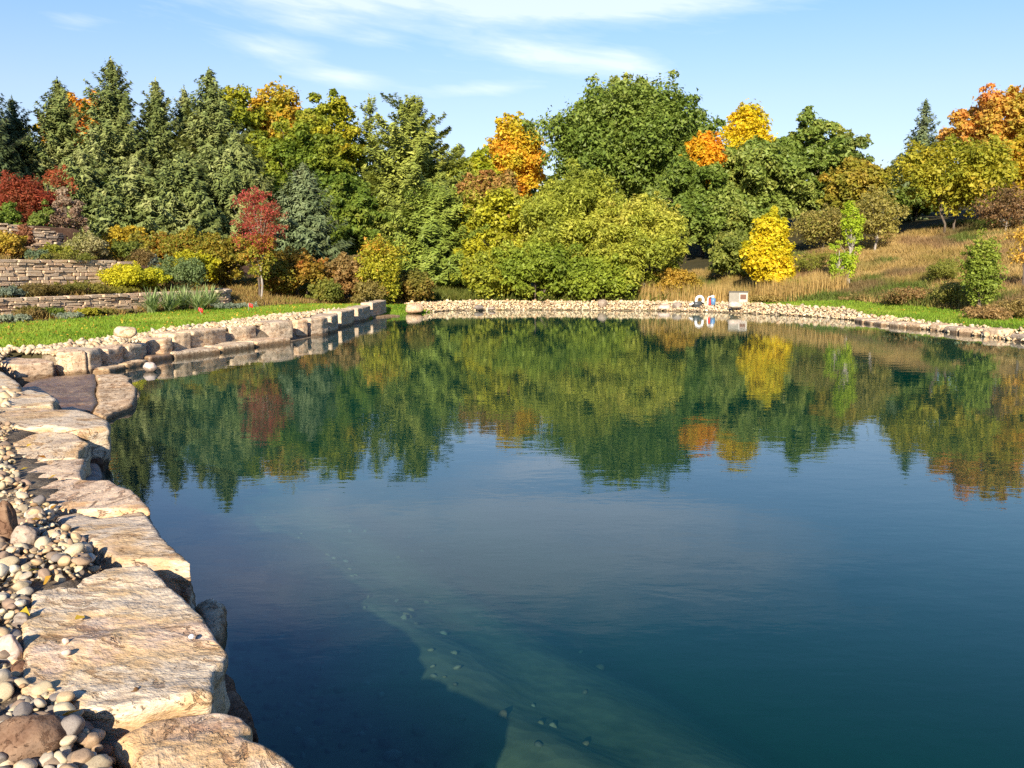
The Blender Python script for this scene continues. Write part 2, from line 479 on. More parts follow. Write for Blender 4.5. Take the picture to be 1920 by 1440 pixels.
def build_ground():
    step = .2; X = np.arange(-34, 34.01, step); Y = np.arange(-6, 66.01, step)
    gx, gy = np.meshgrid(X, Y, indexing='ij'); P = np.c_[gx.ravel(), gy.ravel()]
    z, sd = Hf(P); V = np.c_[P, z]; nx, ny = gx.shape
    idx = np.arange(nx * ny).reshape(nx, ny)
    f = np.stack([idx[:-1, :-1], idx[1:, :-1], idx[1:, 1:], idx[:-1, 1:]], -1).reshape(-1, 4)
    cc = V[f].mean(1)[:, :2]; sdc = sd[f].mean(1)
    s = (cc - P0) @ N_; sR = (cc - RF0) @ RN
    inL = inpoly(cc, LAWN_L); inR = inpoly(cc, LAWN_R)
    cls = np.full(len(f), 4)                       # forest
    cls[(sR > -1) & (cc[:, 0] > 2) | ((cc[:, 0] > 6) & (cc[:, 1] > 46))] = 3
    cls[(cc[:, 0] < 0) & (s > -9) & (cc[:, 1] > 14) & (s < 14)] = 2
    peb = (sdc < 1.15 + 1.3 * fbm(cc, .6, 3, 19)) | ((cc[:, 1] < 17.5) & (cc[:, 0] < 0)) | ((cc[:, 1] < 4) & (sdc < 6))
    cls[peb & ~inL & ~inR] = 1
    cls[(inL | inR)] = 5
    cls[sdc < 0] = 0
    for k, name, mat in ((0, 'pond_floor', 'pondbed'), (1, 'shore_ground', 'stonebed'), (2, 'garden_soil', 'soil'), (3, 'meadow_ground', 'meadow'), (4, 'forest_floor', 'forest'), (5, 'lawn', 'turf')):
        ff = f[cls == k]; u, inv = np.unique(ff, return_inverse=True)
        o = add(name, mesh_np(name, V[u], inv.reshape(-1, 4), smooth=True), mat=M[mat]); tag(o, kind='structure')
    # outer ground out to the horizon
    X = np.r_[-900, -600, -400, -250, -160, np.arange(-120, 121, 4), 160, 250, 400, 600, 900]
    Y = np.r_[-600, -300, -150, -80, np.arange(-50, 171, 4), 250, 400, 700, 1200]
    gx, gy = np.meshgrid(X, Y, indexing='ij'); P = np.c_[gx.ravel(), gy.ravel()].astype(float)
    z, _ = Hf(np.clip(P, [-60, -40], [60, 110])); V = np.c_[P, z - .02]
    nx, ny = gx.shape; idx = np.arange(nx * ny).reshape(nx, ny)
    f = np.stack([idx[:-1, :-1], idx[1:, :-1], idx[1:, 1:], idx[:-1, 1:]], -1).reshape(-1, 4)
    cc = V[f].mean(1)
    keep = ~((cc[:, 0] > -32) & (cc[:, 0] < 32) & (cc[:, 1] > -4) & (cc[:, 1] < 64))
    o = add('terrain', mesh_np('terrain', V, f[keep], smooth=True), mat=M['forest']); tag(o, kind='structure')


build_ground()

# water: a closed body, its top at z = 0, sides and bottom buried in the ground
bm = bmesh.new()
grow = []
n = len(POND)
for i in range(n):
    a, b, c = POND[i - 1], POND[i], POND[(i + 1) % n]
    t = c - a; t = t / (np.linalg.norm(t) + 1e-9)
    nn_ = np.array([t[1], -t[0]])
    if inpoly([b + nn_ * .05], POND)[0]: nn_ = -nn_
    grow.append(b + nn_ * .18)
lo = [bm.verts.new((p[0], p[1], -5.5)) for p in grow]; hi = [bm.verts.new((p[0], p[1], 0)) for p in grow]
bm.faces.new(hi); bm.faces.new(lo[::-1])
for i in range(n): bm.faces.new((lo[i], lo[(i + 1) % n], hi[(i + 1) % n], hi[i]))
bmesh.ops.recalc_face_normals(bm, faces=bm.faces)
me = bpy.data.meshes.new('water'); bm.to_mesh(me); bm.free()
tag(add('water', me, mat=M['water']), kind='structure')

# ------------------------------------------------------------------ rock building
def remesh(bm, vox):
    me = bpy.data.meshes.new('tmp'); bm.to_mesh(me); bm.free()
    o = bpy.data.objects.new('tmp', me); C.objects.link(o)
    md = o.modifiers.new('r', 'REMESH'); md.mode = 'VOXEL'; md.voxel_size = vox; md.use_smooth_shade = True
    dg = bpy.context.evaluated_depsgraph_get()
    nm = bpy.data.meshes.new_from_object(o.evaluated_get(dg))
    bpy.data.objects.remove(o); bpy.data.meshes.remove(me)
    return nm


def displace(me, amp, scale, seed, strata=0.0, top_relief=0.0):
    n = len(me.vertices); v = np.empty(n * 3, np.float32); me.vertices.foreach_get('co', v); v = v.reshape(-1, 3).astype(float)
    nr = np.empty(n * 3, np.float32); me.vertices.foreach_get('normal', nr); nr = nr.reshape(-1, 3)
    d = amp * 2 * (fbm(v, scale, 4, seed) - .5) + amp * .5 * (fbm(v, scale * 5, 2, seed + 3) - .5)
    side = 1 - np.abs(nr[:, 2])
    if strata:
        q = v.copy(); q[:, 2] *= 14; q[:, :2] *= 1.3
        d = d + strata * side * (vnoise(q, 1, seed + 7) - .5) * 2
    v2 = v + nr * d[:, None]
    if top_relief:
        q = v.copy(); ang = .45; c, s_ = math.cos(ang), math.sin(ang)
        q = np.c_[(v[:, 0] * c + v[:, 1] * s_) * .8, (-v[:, 0] * s_ + v[:, 1] * c) * 2.0, v[:, 2] * 0]
        h = fbm(q, 1.6, 5, seed + 11)
        terr = np.floor(h * 13) / 13 * .75 + h * .25
        v2[:, 2] += np.clip(nr[:, 2], 0, 1) * top_relief * (terr - .5) * 2
        v2[:, 2] += np.clip(nr[:, 2], 0, 1) * top_relief * .22 * (fbm(np.c_[q[:, 0] * 4, q[:, 1] * 9, q[:, 2]], 1.5, 3, seed + 2) - .5)
    me.vertices.foreach_set('co', v2.astype(np.float32).ravel()); me.update()
    return me


def rock_poly(name, poly, z0, z1, vox, amp, seed, mat, strata=.02, relief=.0, inset=.03, flare=.0, tilt=(0, 0), parent=None):
    """stone with the outline poly (plan), from z0 to z1; origin at its middle on z0"""
    P = np.array(poly, dtype=float); c = P.mean(0); Q = P - c
    a2 = sum(Q[i][0] * Q[(i + 1) % len(Q)][1] - Q[(i + 1) % len(Q)][0] * Q[i][1] for i in range(len(Q)))
    if a2 < 0: Q = Q[::-1]
    n = len(Q); nn = []
    for i in range(n):
        t = Q[(i + 1) % n] - Q[i - 1]; t /= np.linalg.norm(t) + 1e-9; nn.append((t[1], -t[0]))
    nn = np.array(nn)
    h = z1 - z0
    rings = [(0, -flare), (h * .35, flare * .4), (h - inset * 1.2, 0), (h, -inset)]
    bm = bmesh.new(); L = []
    for z, off in rings:
        L.append([bm.verts.new((*(Q[i] + nn[i] * off), z + tilt[0] * Q[i][0] * (z / h) + tilt[1] * Q[i][1] * (z / h))) for i in range(n)])
    for a, b in zip(L, L[1:]):
        for i in range(n): bm.faces.new((a[i], a[(i + 1) % n], b[(i + 1) % n], b[i]))
    bm.faces.new(L[-1]); bm.faces.new(L[0][::-1])
    bmesh.ops.triangulate(bm, faces=[f for f in bm.faces if len(f.verts) > 4])
    me = remesh(bm, vox)
    displace(me, amp, 2.2, seed, strata, relief)
    return add(name, me, parent, mat, (c[0], c[1], z0))


def ico(sub):
    bm = bmesh.new(); bmesh.ops.create_icosphere(bm, subdivisions=sub, radius=1)
    v = np.array([x.co[:] for x in bm.verts]); f = np.array([[q.index for q in x.verts] for x in bm.faces]); bm.free(); return v, f


ICO = {k: ico(k) for k in (1, 2, 3, 4)}


def stone_shape(sub, seed, flat=.6, ang=.25):
    v, f = ICO[sub]; v = v.copy(); r = rs(seed)
    for _ in range(7):                      # knock flats off
        d = r.normal(size=3); d /= np.linalg.norm(d); k = r.uniform(.62, .9)
        s = v @ d; v = np.where((s > k)[:, None], v - d * (s - k)[:, None] * (1 - ang), v)
    v *= (1 + .22 * (fbm(v, 1.3, 2, seed) - .5))[:, None]
    v *= np.array([1, r.uniform(.65, .9), r.uniform(flat * .8, flat * 1.2)])
    return v, f


def boulder(name, px, py, Y_or_z, wpx, hpx, mat, label, cat='boulder', seed=1, sub=4, rz=0.0, byz=True, flat=1.0):
    """boulder whose picture is wpx by hpx, standing on the ground level Y_or_z at (px, py = its foot)"""
    x, y = G(px, py, Y_or_z); d = proj(x, y, Y_or_z)[2]
    rx = wpx / 2 / F * d; rz_ = hpx / 2 / F * d * 1.08
    v, f = stone_shape(sub, seed, 1.0)
    v = v / np.abs(v).max(0)
    v = v + (fbm(v, 3, 3, seed + 4) - .5)[:, None] * v * .16
    me = mesh_np(name, v * np.array([rx, rx * .8, rz_]) , f, smooth=True)
    o = add(name, me, None, mat, (x, y + rx * .6, Y_or_z + rz_ * .82)); o.rotation_euler = (0, 0, rz)
    return tag(o, label, cat)


# ---- foreground slabs (outline read at the level of their tops)
def slab(px, ztop, zbot, seed, label, vox=.03, amp=.02, relief=.03, mat='slab', tilt=(0, 0), strata=.022, name='stone_slab'):
    o = rock_poly(name, [G(x, y, ztop) for x, y in px], zbot, ztop, vox, amp, seed, M[mat], strata, relief, .02, 0.0, tilt)
    return tag(o, label, 'stone slab')


slab([(222, 1377), (278, 1343), (340, 1330), (406, 1322), (448, 1332), (464, 1352), (448, 1370), (493, 1391), (528, 1412), (565, 1440), (640, 1500), (600, 1600), (330, 1620), (300, 1500), (262, 1440), (255, 1405)],
     .47, .08, 11, 'pale stone slab cut off by the bottom edge, lowest of the pond edge', .018, .02, .04, strata=.035)
slab([(62, 1107), (104, 1099), (149, 1101), (167, 1079), (208, 1060), (278, 1061), (312, 1089), (344, 1112), (382, 1148), (410, 1197), (426, 1213), (420, 1232), (401, 1247), (394, 1298), (319, 1308), (270, 1322), (222, 1330), (146, 1322), (121, 1305), (62, 1300), (36, 1287), (45, 1228), (40, 1170), (59, 1134)],
     .5, .06, 12, 'largest sandstone slab, cream with ochre bands, two pebbles and a white stone lying on it', .018, .022, .05, strata=.035)
slab([(104, 966), (149, 959), (184, 970), (267, 957), (288, 978), (306, 1006), (326, 1023), (347, 1041), (358, 1056), (296, 1047), (214, 1040), (190, 1026), (150, 1004), (118, 990)],
     .46, .14, 13, 'grey and white slab with a bright yellow front edge, above the largest slab', .018, .018, .035, strata=.03)
slab([(60, 912), (75, 904), (107, 899), (207, 899), (225, 910), (247, 917), (265, 930), (282, 948), (284, 955), (200, 953), (150, 955), (97, 948), (60, 935)],
     .44, .1, 14, 'flat buff slab with rough grain, just beyond the grey and white slab', .028, .016, .022)
slab([(30, 876), (70, 862), (120, 860), (160, 857), (158, 868), (152, 880), (154, 896), (110, 899), (60, 897), (25, 885)],
     .45, .05, 15, 'short pinkish slab with a dark square end over a drop to the water', .03, .014, .015)
slab([(18, 832), (60, 812), (92, 808), (142, 811), (168, 830), (152, 842), (150, 855), (75, 862), (32, 855)],
     .46, .1, 16, 'weathered grey slab tucked behind the ochre nosed slab', .03, .014, .014)
slab([(-60, 762), (20, 764), (100, 766), (150, 768), (184, 778), (204, 790), (203, 800), (150, 806), (90, 797), (30, 798), (-60, 790)],
     .5, .1, 17, 'long sandstone slab whose rounded orange nose juts over the water', .032, .02, .02)
slab([(-10, 744), (30, 733), (60, 730), (92, 737), (108, 747), (100, 757), (50, 762), (-10, 764)],
     .47, .12, 18, 'small cream slab beside the shaded ledge', .035, .015, .012)
slab([(-60, 700), (0, 694), (22, 706), (40, 720), (34, 730), (-10, 738), (-60, 742)],
     .47, .1, 19, 'cream slab cut off by the left edge, beside the shaded rock shelf', .04, .015, .012)
# low wet shelf
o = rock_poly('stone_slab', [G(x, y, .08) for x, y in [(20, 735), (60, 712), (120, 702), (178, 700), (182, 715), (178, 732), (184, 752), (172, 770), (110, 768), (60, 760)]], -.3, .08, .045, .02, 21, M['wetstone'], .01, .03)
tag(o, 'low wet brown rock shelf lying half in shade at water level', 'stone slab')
o = rock_poly('stone_slab', [G(x, y, .1) for x, y in [(177, 702), (206, 699), (234, 701), (247, 708), (243, 716), (258, 724), (256, 742), (250, 757), (222, 767), (196, 779), (172, 772), (184, 752), (178, 732), (183, 715)]], -.35, .1, .045, .02, 22, M['block'], .015, .035)
tag(o, 'low tan rock shelf jutting into the water beside the wet brown shelf', 'stone slab')

# stones of the course below, at the water
def under(px, zt, zb, seed, label, mat='block'):
    o = rock_poly('foundation_stone', [G(x, y, zt) for x, y in px], zb, zt, .035, .03, seed, M[mat], .03, .02)
    return tag(o, label, 'foundation stone')


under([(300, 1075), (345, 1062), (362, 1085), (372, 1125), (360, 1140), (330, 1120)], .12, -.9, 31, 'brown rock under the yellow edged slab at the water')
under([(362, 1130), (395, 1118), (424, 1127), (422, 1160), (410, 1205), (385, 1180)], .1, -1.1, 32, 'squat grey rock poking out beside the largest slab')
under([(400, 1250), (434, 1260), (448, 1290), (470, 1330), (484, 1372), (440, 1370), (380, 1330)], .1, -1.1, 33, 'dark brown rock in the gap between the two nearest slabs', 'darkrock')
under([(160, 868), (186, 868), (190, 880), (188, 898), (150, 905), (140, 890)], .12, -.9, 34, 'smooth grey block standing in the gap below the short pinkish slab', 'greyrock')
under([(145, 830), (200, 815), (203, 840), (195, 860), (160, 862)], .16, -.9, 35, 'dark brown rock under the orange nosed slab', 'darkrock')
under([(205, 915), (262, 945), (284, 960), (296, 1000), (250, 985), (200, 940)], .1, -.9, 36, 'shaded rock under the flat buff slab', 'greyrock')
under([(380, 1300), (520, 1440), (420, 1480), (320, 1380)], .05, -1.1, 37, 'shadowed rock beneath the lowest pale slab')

# ---- left shore wall of big blocks: base pixels, top pixels
LB = [((33, 697), (116, 707), 677, 667, 'rough brown block, first of the left shore wall', .0),
      ((109, 705), (168, 702), 661, 656, 'pale block with a white left corner beside the rough brown block', .0),
      ((169, 701), (202, 692), 656, 652, 'narrow pale block next to the white cornered block', .0),
      ((203, 693), (243, 684), 651, 650, 'half shaded tan block above the tan rock shelf', .0),
      ((243, 684), (283, 675), 650, 641, 'dark shaded block with a flat sunny top, above the white stone in the water', .0),
      ((284, 667), (330, 664), 637, 635, 'reddish block crossed by a diagonal shadow in the left shore wall', .1),
      ((326, 659), (361, 655), 627, 623, 'small tan block squeezed between the reddish block and the white veined block', .12),
      ((362, 654), (430, 644), 621, 616, 'wide white block streaked with brown veins in the left shore wall', .12),
      ((433, 642), (489, 637), 614, 611, 'smooth cream block with rounded corners in the left shore wall', .12),
      ((490, 635), (556, 631), 606, 600, 'widest pale pink block in the left shore wall', .12),
      ((557, 634), (580, 632), 602, 598, 'narrow ochre block standing upright in the left shore wall', .0),
      ((582, 631), (622, 627), 598, 594, 'cream block with a round shadow on its left, in the left shore wall', .0),
      ((622, 625), (640, 617), 591, 589, 'dark fissured block in the left shore wall', .0),
      ((640, 614), (672, 606), 583, 580, 'tan block with a shadow wedge at its right foot', .0),
      ((672, 604), (699, 597), 577, 574, 'tan block, second from the far end of the left shore wall', .0),
      ((699, 596), (728, 589), 566, 564, 'tall pinkish block ending the left shore wall at the far shore', .0)]
for i, (a, b, ta, tb, lab, zb) in enumerate(LB):
    A = np.array(G(*a, zb)); B = np.array(G(*b, zb)); d = B - A; L = np.linalg.norm(d); d /= L
    nrm = np.array([-d[1], d[0]])
    if nrm[0] > 0 and abs(nrm[0]) > .3: nrm = -nrm
    if nrm[1] < 0 and abs(nrm[0]) <= .3: nrm = -nrm
    m = ((a[0] + b[0]) / 2, (ta + tb) / 2); mid = (A + B) / 2
    zt = Wy(m[0], m[1], mid[1])[2]; zt = min(max(zt, .3), .8)
    r = rs(50 + i); j = lambda: r.uniform(-.04, .04)
    dep = .62 + r.uniform(0, .35)
    # front set askew so each block turns a lit and a shaded face
    k = r.uniform(.0, .16)
    poly = [A + d * .015, A + d * L * .5 - nrm * .03, B - d * .03 + nrm * k, B - d * (.05 + abs(j())) + nrm * dep, A + nrm * dep * (.9 + j())]
    o = rock_poly('shore_block', poly, -.35 if zb < .05 else .06, zt, .038, .03, 60 + i, M['block'], .02, .03, .025, .0)
    tag(o, lab, 'stone block', 'blocks of the left shore wall')
for i, (a, b, zt, lab) in enumerate([((283, 679), (327, 672), .14, 'dark brown ledge stone under the reddish block'), ((328, 672), (415, 662), .15, 'orange tinted ledge stone at the water under the white veined block'),
                                     ((416, 661), (480, 652), .17, 'grey stained ledge stone at the water under the cream block'), ((481, 651), (548, 643), .17, 'long smooth ledge stone at the water under the widest pink block'),
                                     ((204, 700), (238, 692), .1, 'shaded ledge stone behind the tan rock shelf'), ((239, 691), (282, 682), .1, 'shaded ledge stone behind the white stone in the water'),
                                     ((700, 597), (752, 593), .06, 'flat slab at the water beside the tall end block')]):
    A = np.array(G(*a, 0)); B = np.array(G(*b, 0)); d = B - A; L = np.linalg.norm(d); d /= L; nrm = np.array([-d[1], d[0]])
    if nrm[0] > 0: nrm = -nrm
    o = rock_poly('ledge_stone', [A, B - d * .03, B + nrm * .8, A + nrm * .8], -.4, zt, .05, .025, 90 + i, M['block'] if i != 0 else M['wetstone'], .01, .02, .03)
    tag(o, lab, 'ledge stone', 'ledge stones at the foot of the left shore wall')

# ---- right shore blocks
RB = [(1603, 1617, 603, 606, 597, 'low flat slab at the far end of the right shore stones'), (1619, 1632, 606, 608.5, 601, 'small block beside the low flat slab on the right shore'),
      (1637, 1652, 608.5, 611, 603, 'small pale block before the first wide gap on the right shore'), (1665, 1685, 612, 614, 603, 'brown streaked block on the right shore'),
      (1686, 1697, 614, 615, 606, 'narrow pale block on the right shore'), (1699, 1726, 615, 617.5, 606, 'wide block with vertical stains on the right shore'),
      (1742, 1763, 619, 621, 607.5, 'rounded pinkish block left of the triangular shadow'), (1769, 1795, 622.5, 626, 613, 'pale grey block right of the triangular shadow'),
      (1797, 1829, 626.5, 629, 615, 'rounded tan block beside the pale grey block'), (1841, 1872, 630, 633.5, 616, 'pale block with a large dark right face and pebbles at its foot'),
      (1893, 1950, 638, 646, 628, 'rust streaked block cut off by the right edge')]
for i, (x0, x1, y0, y1, yt, lab) in enumerate(RB):
    A = np.array(G(x0, y0, 0)); B = np.array(G(x1, y1, 0)); d = B - A; L = np.linalg.norm(d); d /= L
    nrm = np.array([.93, .37])
    zt = max(Wy((x0 + x1) / 2, yt, (A[1] + B[1]) / 2 + .2)[2], .12)
    o = rock_poly('shore_block', [A, B, B + nrm * .8, A + nrm * .8], -.3, zt, .05, .035, 120 + i, M['block'], .015, .02, .04)
    tag(o, lab, 'stone block', 'blocks along the right shore')

# ---- single boulders
boulder('boulder', 229, 634, .62, 44, 22, M['block'], 'rounded tan boulder on the pebbles beside the left lawn', seed=3)
boulder('boulder', 278, 699, -.02, 27, 20, M['palerock'], 'white conical stone standing in the water by the left wall', seed=8)
boulder('boulder', 1247, 583, .0, 26, 13, M['palerock'], 'smooth whitish boulder at the far waterline', seed=9)
boulder('boulder', 1270, 579, .12, 18, 13, M['greyrock'], 'rough brown boulder beside the smooth whitish boulder', seed=10)
boulder('boulder', 1130, 576, .16, 19, 15, M['greyrock'], 'upright grey boulder before the big rounded willow', seed=12)
boulder('boulder', 1380, 578, .25, 28, 13, M['palerock'], 'cream boulder lying against the equipment box', seed=13)
boulder('boulder', 898, 581, .05, 19, 9, M['greyrock'], 'low grey boulder at the far waterline left of centre', seed=14)
boulder('boulder', 922, 581, .05, 14, 5, M['greyrock'], 'very flat small stone beside the low grey boulder', seed=15)
boulder('boulder', 775, 588, .0, 36, 18, M['block'], 'long tan boulder on the far shore next to the shore wall end', seed=16)
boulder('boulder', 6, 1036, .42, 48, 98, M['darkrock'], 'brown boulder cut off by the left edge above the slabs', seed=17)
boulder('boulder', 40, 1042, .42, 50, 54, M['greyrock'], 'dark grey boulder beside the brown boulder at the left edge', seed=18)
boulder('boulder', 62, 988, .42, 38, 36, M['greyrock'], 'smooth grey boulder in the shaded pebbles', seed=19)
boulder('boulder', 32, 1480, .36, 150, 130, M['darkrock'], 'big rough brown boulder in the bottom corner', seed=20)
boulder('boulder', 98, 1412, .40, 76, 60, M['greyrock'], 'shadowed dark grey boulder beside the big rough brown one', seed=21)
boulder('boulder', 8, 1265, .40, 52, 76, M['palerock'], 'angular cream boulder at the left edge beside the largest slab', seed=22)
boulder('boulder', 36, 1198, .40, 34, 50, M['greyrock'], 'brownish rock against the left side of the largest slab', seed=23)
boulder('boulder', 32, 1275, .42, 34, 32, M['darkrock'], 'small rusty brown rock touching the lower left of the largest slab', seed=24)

# ------------------------------------------------------------------ pebbles
PEB = [mesh_np('pebble', *stone_shape(3, 200 + k, .68), smooth=True) for k in range(9)]
for me in PEB: me.materials.append(M['pebble'])
PALG = np.array([.9, .8, .66]) * np.array([(.5, .42, .27), (.3, .25, .2), (.6, .54, .4), (.42, .3, .2), (.66, .56, .42), (.26, .25, .24), (.5, .47, .4), (.62, .46, .3), (.7, .66, .55), (.36, .28, .22)])
PALF = np.array([.94, .84, .68]) * np.array([(.6, .5, .36), (.45, .36, .27), (.68, .6, .46), (.55, .4, .28), (.72, .62, .48), (.38, .33, .29), (.62, .56, .46), (.7, .66, .56)])


def merge_stones(name, pts, rad, sub, pal, seed, flat=.62):
    r = rs(seed); shapes = [stone_shape(sub, seed + k, flat) for k in range(5)]
    vs, fs, cs = [], [], []; n0 = 0
    pick = r.integers(0, 5, len(pts)); ang = r.uniform(0, 2 * math.pi, len(pts)); tl = r.normal(0, .35, (len(pts), 2))
    for k in range(5):
        idx = np.where(pick == k)[0]
        if not len(idx): continue
        v, f = shapes[k]; ca, sa = np.cos(ang[idx]), np.sin(ang[idx])
        X = v[None, :, 0] * ca[:, None] - v[None, :, 1] * sa[:, None]; Y = v[None, :, 0] * sa[:, None] + v[None, :, 1] * ca[:, None]
        Z = v[None, :, 2] + X * tl[idx, :1] + Y * tl[idx, 1:]
        V = np.stack([X, Y, Z], -1) * rad[idx][:, None, None] + pts[idx][:, None, :]
        vs.append(V.reshape(-1, 3)); fs.append((f[None] + (np.arange(len(idx)) * len(v))[:, None, None] + n0).reshape(-1, 3)); n0 += len(idx) * len(v)
        c = pal[r.integers(0, len(pal), len(idx))] * r.uniform(.8, 1.12, (len(idx), 1)); cs.append(np.repeat(c, len(f), 0))
    return mesh_np(name, np.vstack(vs), np.vstack(fs), np.vstack(cs), smooth=True)


PEB_ZONE = [G(x, y, .45) for x, y in [(-900, 790), (-60, 800), (38, 802), (20, 812), (10, 835), (18, 850), (28, 868), (16, 884), (50, 905), (56, 925), (70, 948), (108, 958), (98, 972), (112, 992), (150, 1010),
             (186, 1030), (210, 1048), (202, 1058), (165, 1070), (148, 1094), (100, 1096), (58, 1104), (54, 1132), (34, 1162), (40, 1200), (40, 1232), (30, 1288), (60, 1306), (118, 1312), (146, 1330), (222, 1342), (270, 1344),
             (218, 1376), (252, 1405), (258, 1440), (296, 1500), (300, 1560), (-700, 1560)]]


def jitter_grid(x0, x1, y0, y1, s, r):
    gx, gy = np.meshgrid(np.arange(x0, x1, s), np.arange(y0, y1, s))
    P = np.c_[gx.ravel(), gy.ravel()]; return P + r.uniform(-.45, .45, P.shape) * s


def near_pebbles():
    r = rs(7); P = jitter_grid(-7.0, -.2, 2.3, 11.5, .056, r)
    P = np.vstack([P, jitter_grid(-7.0, -.2, 2.3, 11.5, .075, r)])
    z, sd = Hf(P)
    ok = (sd > .12) & inpoly(P, PEB_ZONE)
    P, z = P[ok], z[ok]
    rad = r.gamma(7, .0037, len(P)) * (1 + .8 * (r.uniform(size=len(P)) < .07)); rad = np.clip(rad, .014, .06)
    lift = r.uniform(-.01, .05, len(P)) + .06 * fbm(P, 1.5, 2, 3)
    V = np.c_[P, z + rad * .4 + lift - .045]
    px = np.array([proj(*v)[:3] for v in V]); size = rad / px[:, 2]
    vis = (px[:, 0] > -25) & (px[:, 0] < 1900) & (px[:, 1] < 1470) & (px[:, 1] > 700)
    order = np.argsort(-np.where(vis, size, -1)); sel = order[:296]; rest = order[296:]
    rest = rest[(px[rest, 0] > -350) & (px[rest, 1] < 1560)]
    for i in sel:
        o = add('pebble', PEB[int(r.integers(0, 9))]); o.location = V[i]; s = float(rad[i]) * 1.1
        o.scale = (s, s, s * float(r.uniform(.8, 1.1))); o.rotation_euler = (float(r.normal(0, .35)), float(r.normal(0, .35)), float(r.uniform(0, 6.28)))
        tag(o, 'rounded river pebble among the slabs of the near bank', 'pebble', 'river pebbles on the near bank')
    big = rest[:1500]; fine = rest[1500:]
    tag(add('gravel', merge_stones('gravel', V[big], rad[big], 2, PALG, 33), mat=M['gravel']), 'smaller river pebbles filling the gaps of the near bank', 'gravel', kind='stuff')
    if len(fine): tag(add('gravel', merge_stones('gravel', V[fine], rad[fine], 1, PALG, 34), mat=M['gravel']), 'distant and finest river gravel of the near bank', 'gravel', kind='stuff')


near_pebbles()


def pebble_at(px, py, z, w, label, mat, seed):
    x, y = G(px, py, z); d = proj(x, y, z)[2]; s = w / 2 / F * d
    v, f = stone_shape(3, seed, .75); o = add('pebble', mesh_np('pebble', v * s, f, smooth=True), mat=mat, loc=(x, y, z + s * .6)); o.rotation_euler = (.1, 0, seed)
    tag(o, label, 'pebble')


pebble_at(123, 1207, .51, 16, 'small round pale green pebble on the largest slab, upper of two', M['palerock'], 301)
pebble_at(124, 1228, .51, 17, 'small oval pale pebble on the largest slab, lower of two', M['palerock'], 302)
pebble_at(359, 1198, .51, 13, 'white angular stone near the water edge of the largest slab', M['white'], 303)
# curled dead leaf
x, y = G(250, 1318, .46)
a = np.linspace(0, 1, 9); vv = []
for t in a:
    wdt = .022 * math.sin(math.pi * min(t * .92 + .06, 1)) * (1 + .35 * math.sin(t * 22))
    c_ = np.array([math.sin(t * 2) * .01, -.004 + t * t * .02, t * .055])
    vv += [c_ + [-wdt, .006, 0], c_ + [0, -.006, 0], c_ + [wdt, .008, 0]]
ff = []
for i in range(8):
    for k in (0, 1): ff.append((i * 3 + k, i * 3 + k + 1, i * 3 + k + 4, i * 3 + k + 3))
o = add('dead_leaf', mesh_np('dead_leaf', vv, ff), mat=M['deadleaf'], loc=(x, y, .47)); o.rotation_euler = (-.3, .2, .5)
tag(o, 'curled brown dead leaf standing on the front edge of the largest slab', 'leaf')


def shore_pebbles():
    r = rs(17)
    # left strip behind the wall
    P = jitter_grid(-13, -3.5, 10, 46, .11, r); z, sd = Hf(P)
    ok = (sd > np.where(P[:, 1] < 17, 1.2, .72)) & ~inpoly(P, COVE) & (sd < 2.3) & ~inpoly(P, LAWN_L) & (P[:, 0] < -3.5); P, z = P[ok], z[ok]
    band = [G(a, b, .35) for a, b in [(-160, 668), (-60, 664), (0, 662), (60, 658), (115, 652), (118, 668), (33, 680), (14, 692), (-40, 700), (-160, 710)]]
    P2 = jitter_grid(-18, -9, 14, 24, .11, r); z2, _ = Hf(P2); k2 = inpoly(P2, band) & ~inpoly(P2, COVE) & ~inpoly(P2, LAWN_L)
    P, z = np.vstack([P, P2[k2]]), np.r_[z, z2[k2]]
    rad = np.clip(r.gamma(7, .0085, len(P)), .03, .13)
    V = np.c_[P, z + rad * .35 + .03]
    tag(add('pebbles', merge_stones('pebbles', V, rad, 1, PALF, 44), mat=M['gravel']), 'strip of cream river pebbles behind the left shore wall', 'pebbles', kind='stuff')
    # far and right shore
    P = jitter_grid(-5.5, 18.5, 22, 53, .12, r); z, sd = Hf(P)
    ok = (sd > -.12) & (sd < 1.15 + 1.3 * fbm(P, .6, 3, 19)) & ~inpoly(P, LAWN_R) & ~inpoly(P, LAWN_L) & ((P[:, 1] > 43) | (P[:, 0] > 10)); P, z = P[ok], z[ok]
    rad = np.clip(r.gamma(7, .0095, len(P)), .04, .15)
    V = np.c_[P, z + rad * .3 + r.uniform(0, .06, len(P))]
    tag(add('pebbles', merge_stones('pebbles', V, rad, 1, PALF * 1.05, 45), mat=M['gravel']), 'bank of cream pebbles along the far and right shore', 'pebbles', kind='stuff')
    # cobbles under water
    P = jitter_grid(-3.6, 3.2, 2.2, 15, .14, r); z, sd = Hf(P)
    A = np.array([-4.3, 13.8]); B = np.array([2.8, 2.2]); dr = (B - A) / np.linalg.norm(B - A); nr = np.array([-dr[1], dr[0]]); q = (P - A) @ nr
    keep = r.uniform(size=len(P)) < np.where(q < -.9, .8, np.where(q < .3, .16, .02))
    ok = (sd < -.15) & keep; P, z = P[ok], z[ok]
    rad = np.clip(r.gamma(6, .0072, len(P)), .025, .09)
    V = np.c_[P, z + rad * .0]
    tag(add('cobbles', merge_stones('cobbles', V, rad, 1, PALG * .4, 46), mat=M['gravel']), 'rounded cobbles on the pond floor seen through the water', 'cobbles', kind='stuff')


shore_pebbles()

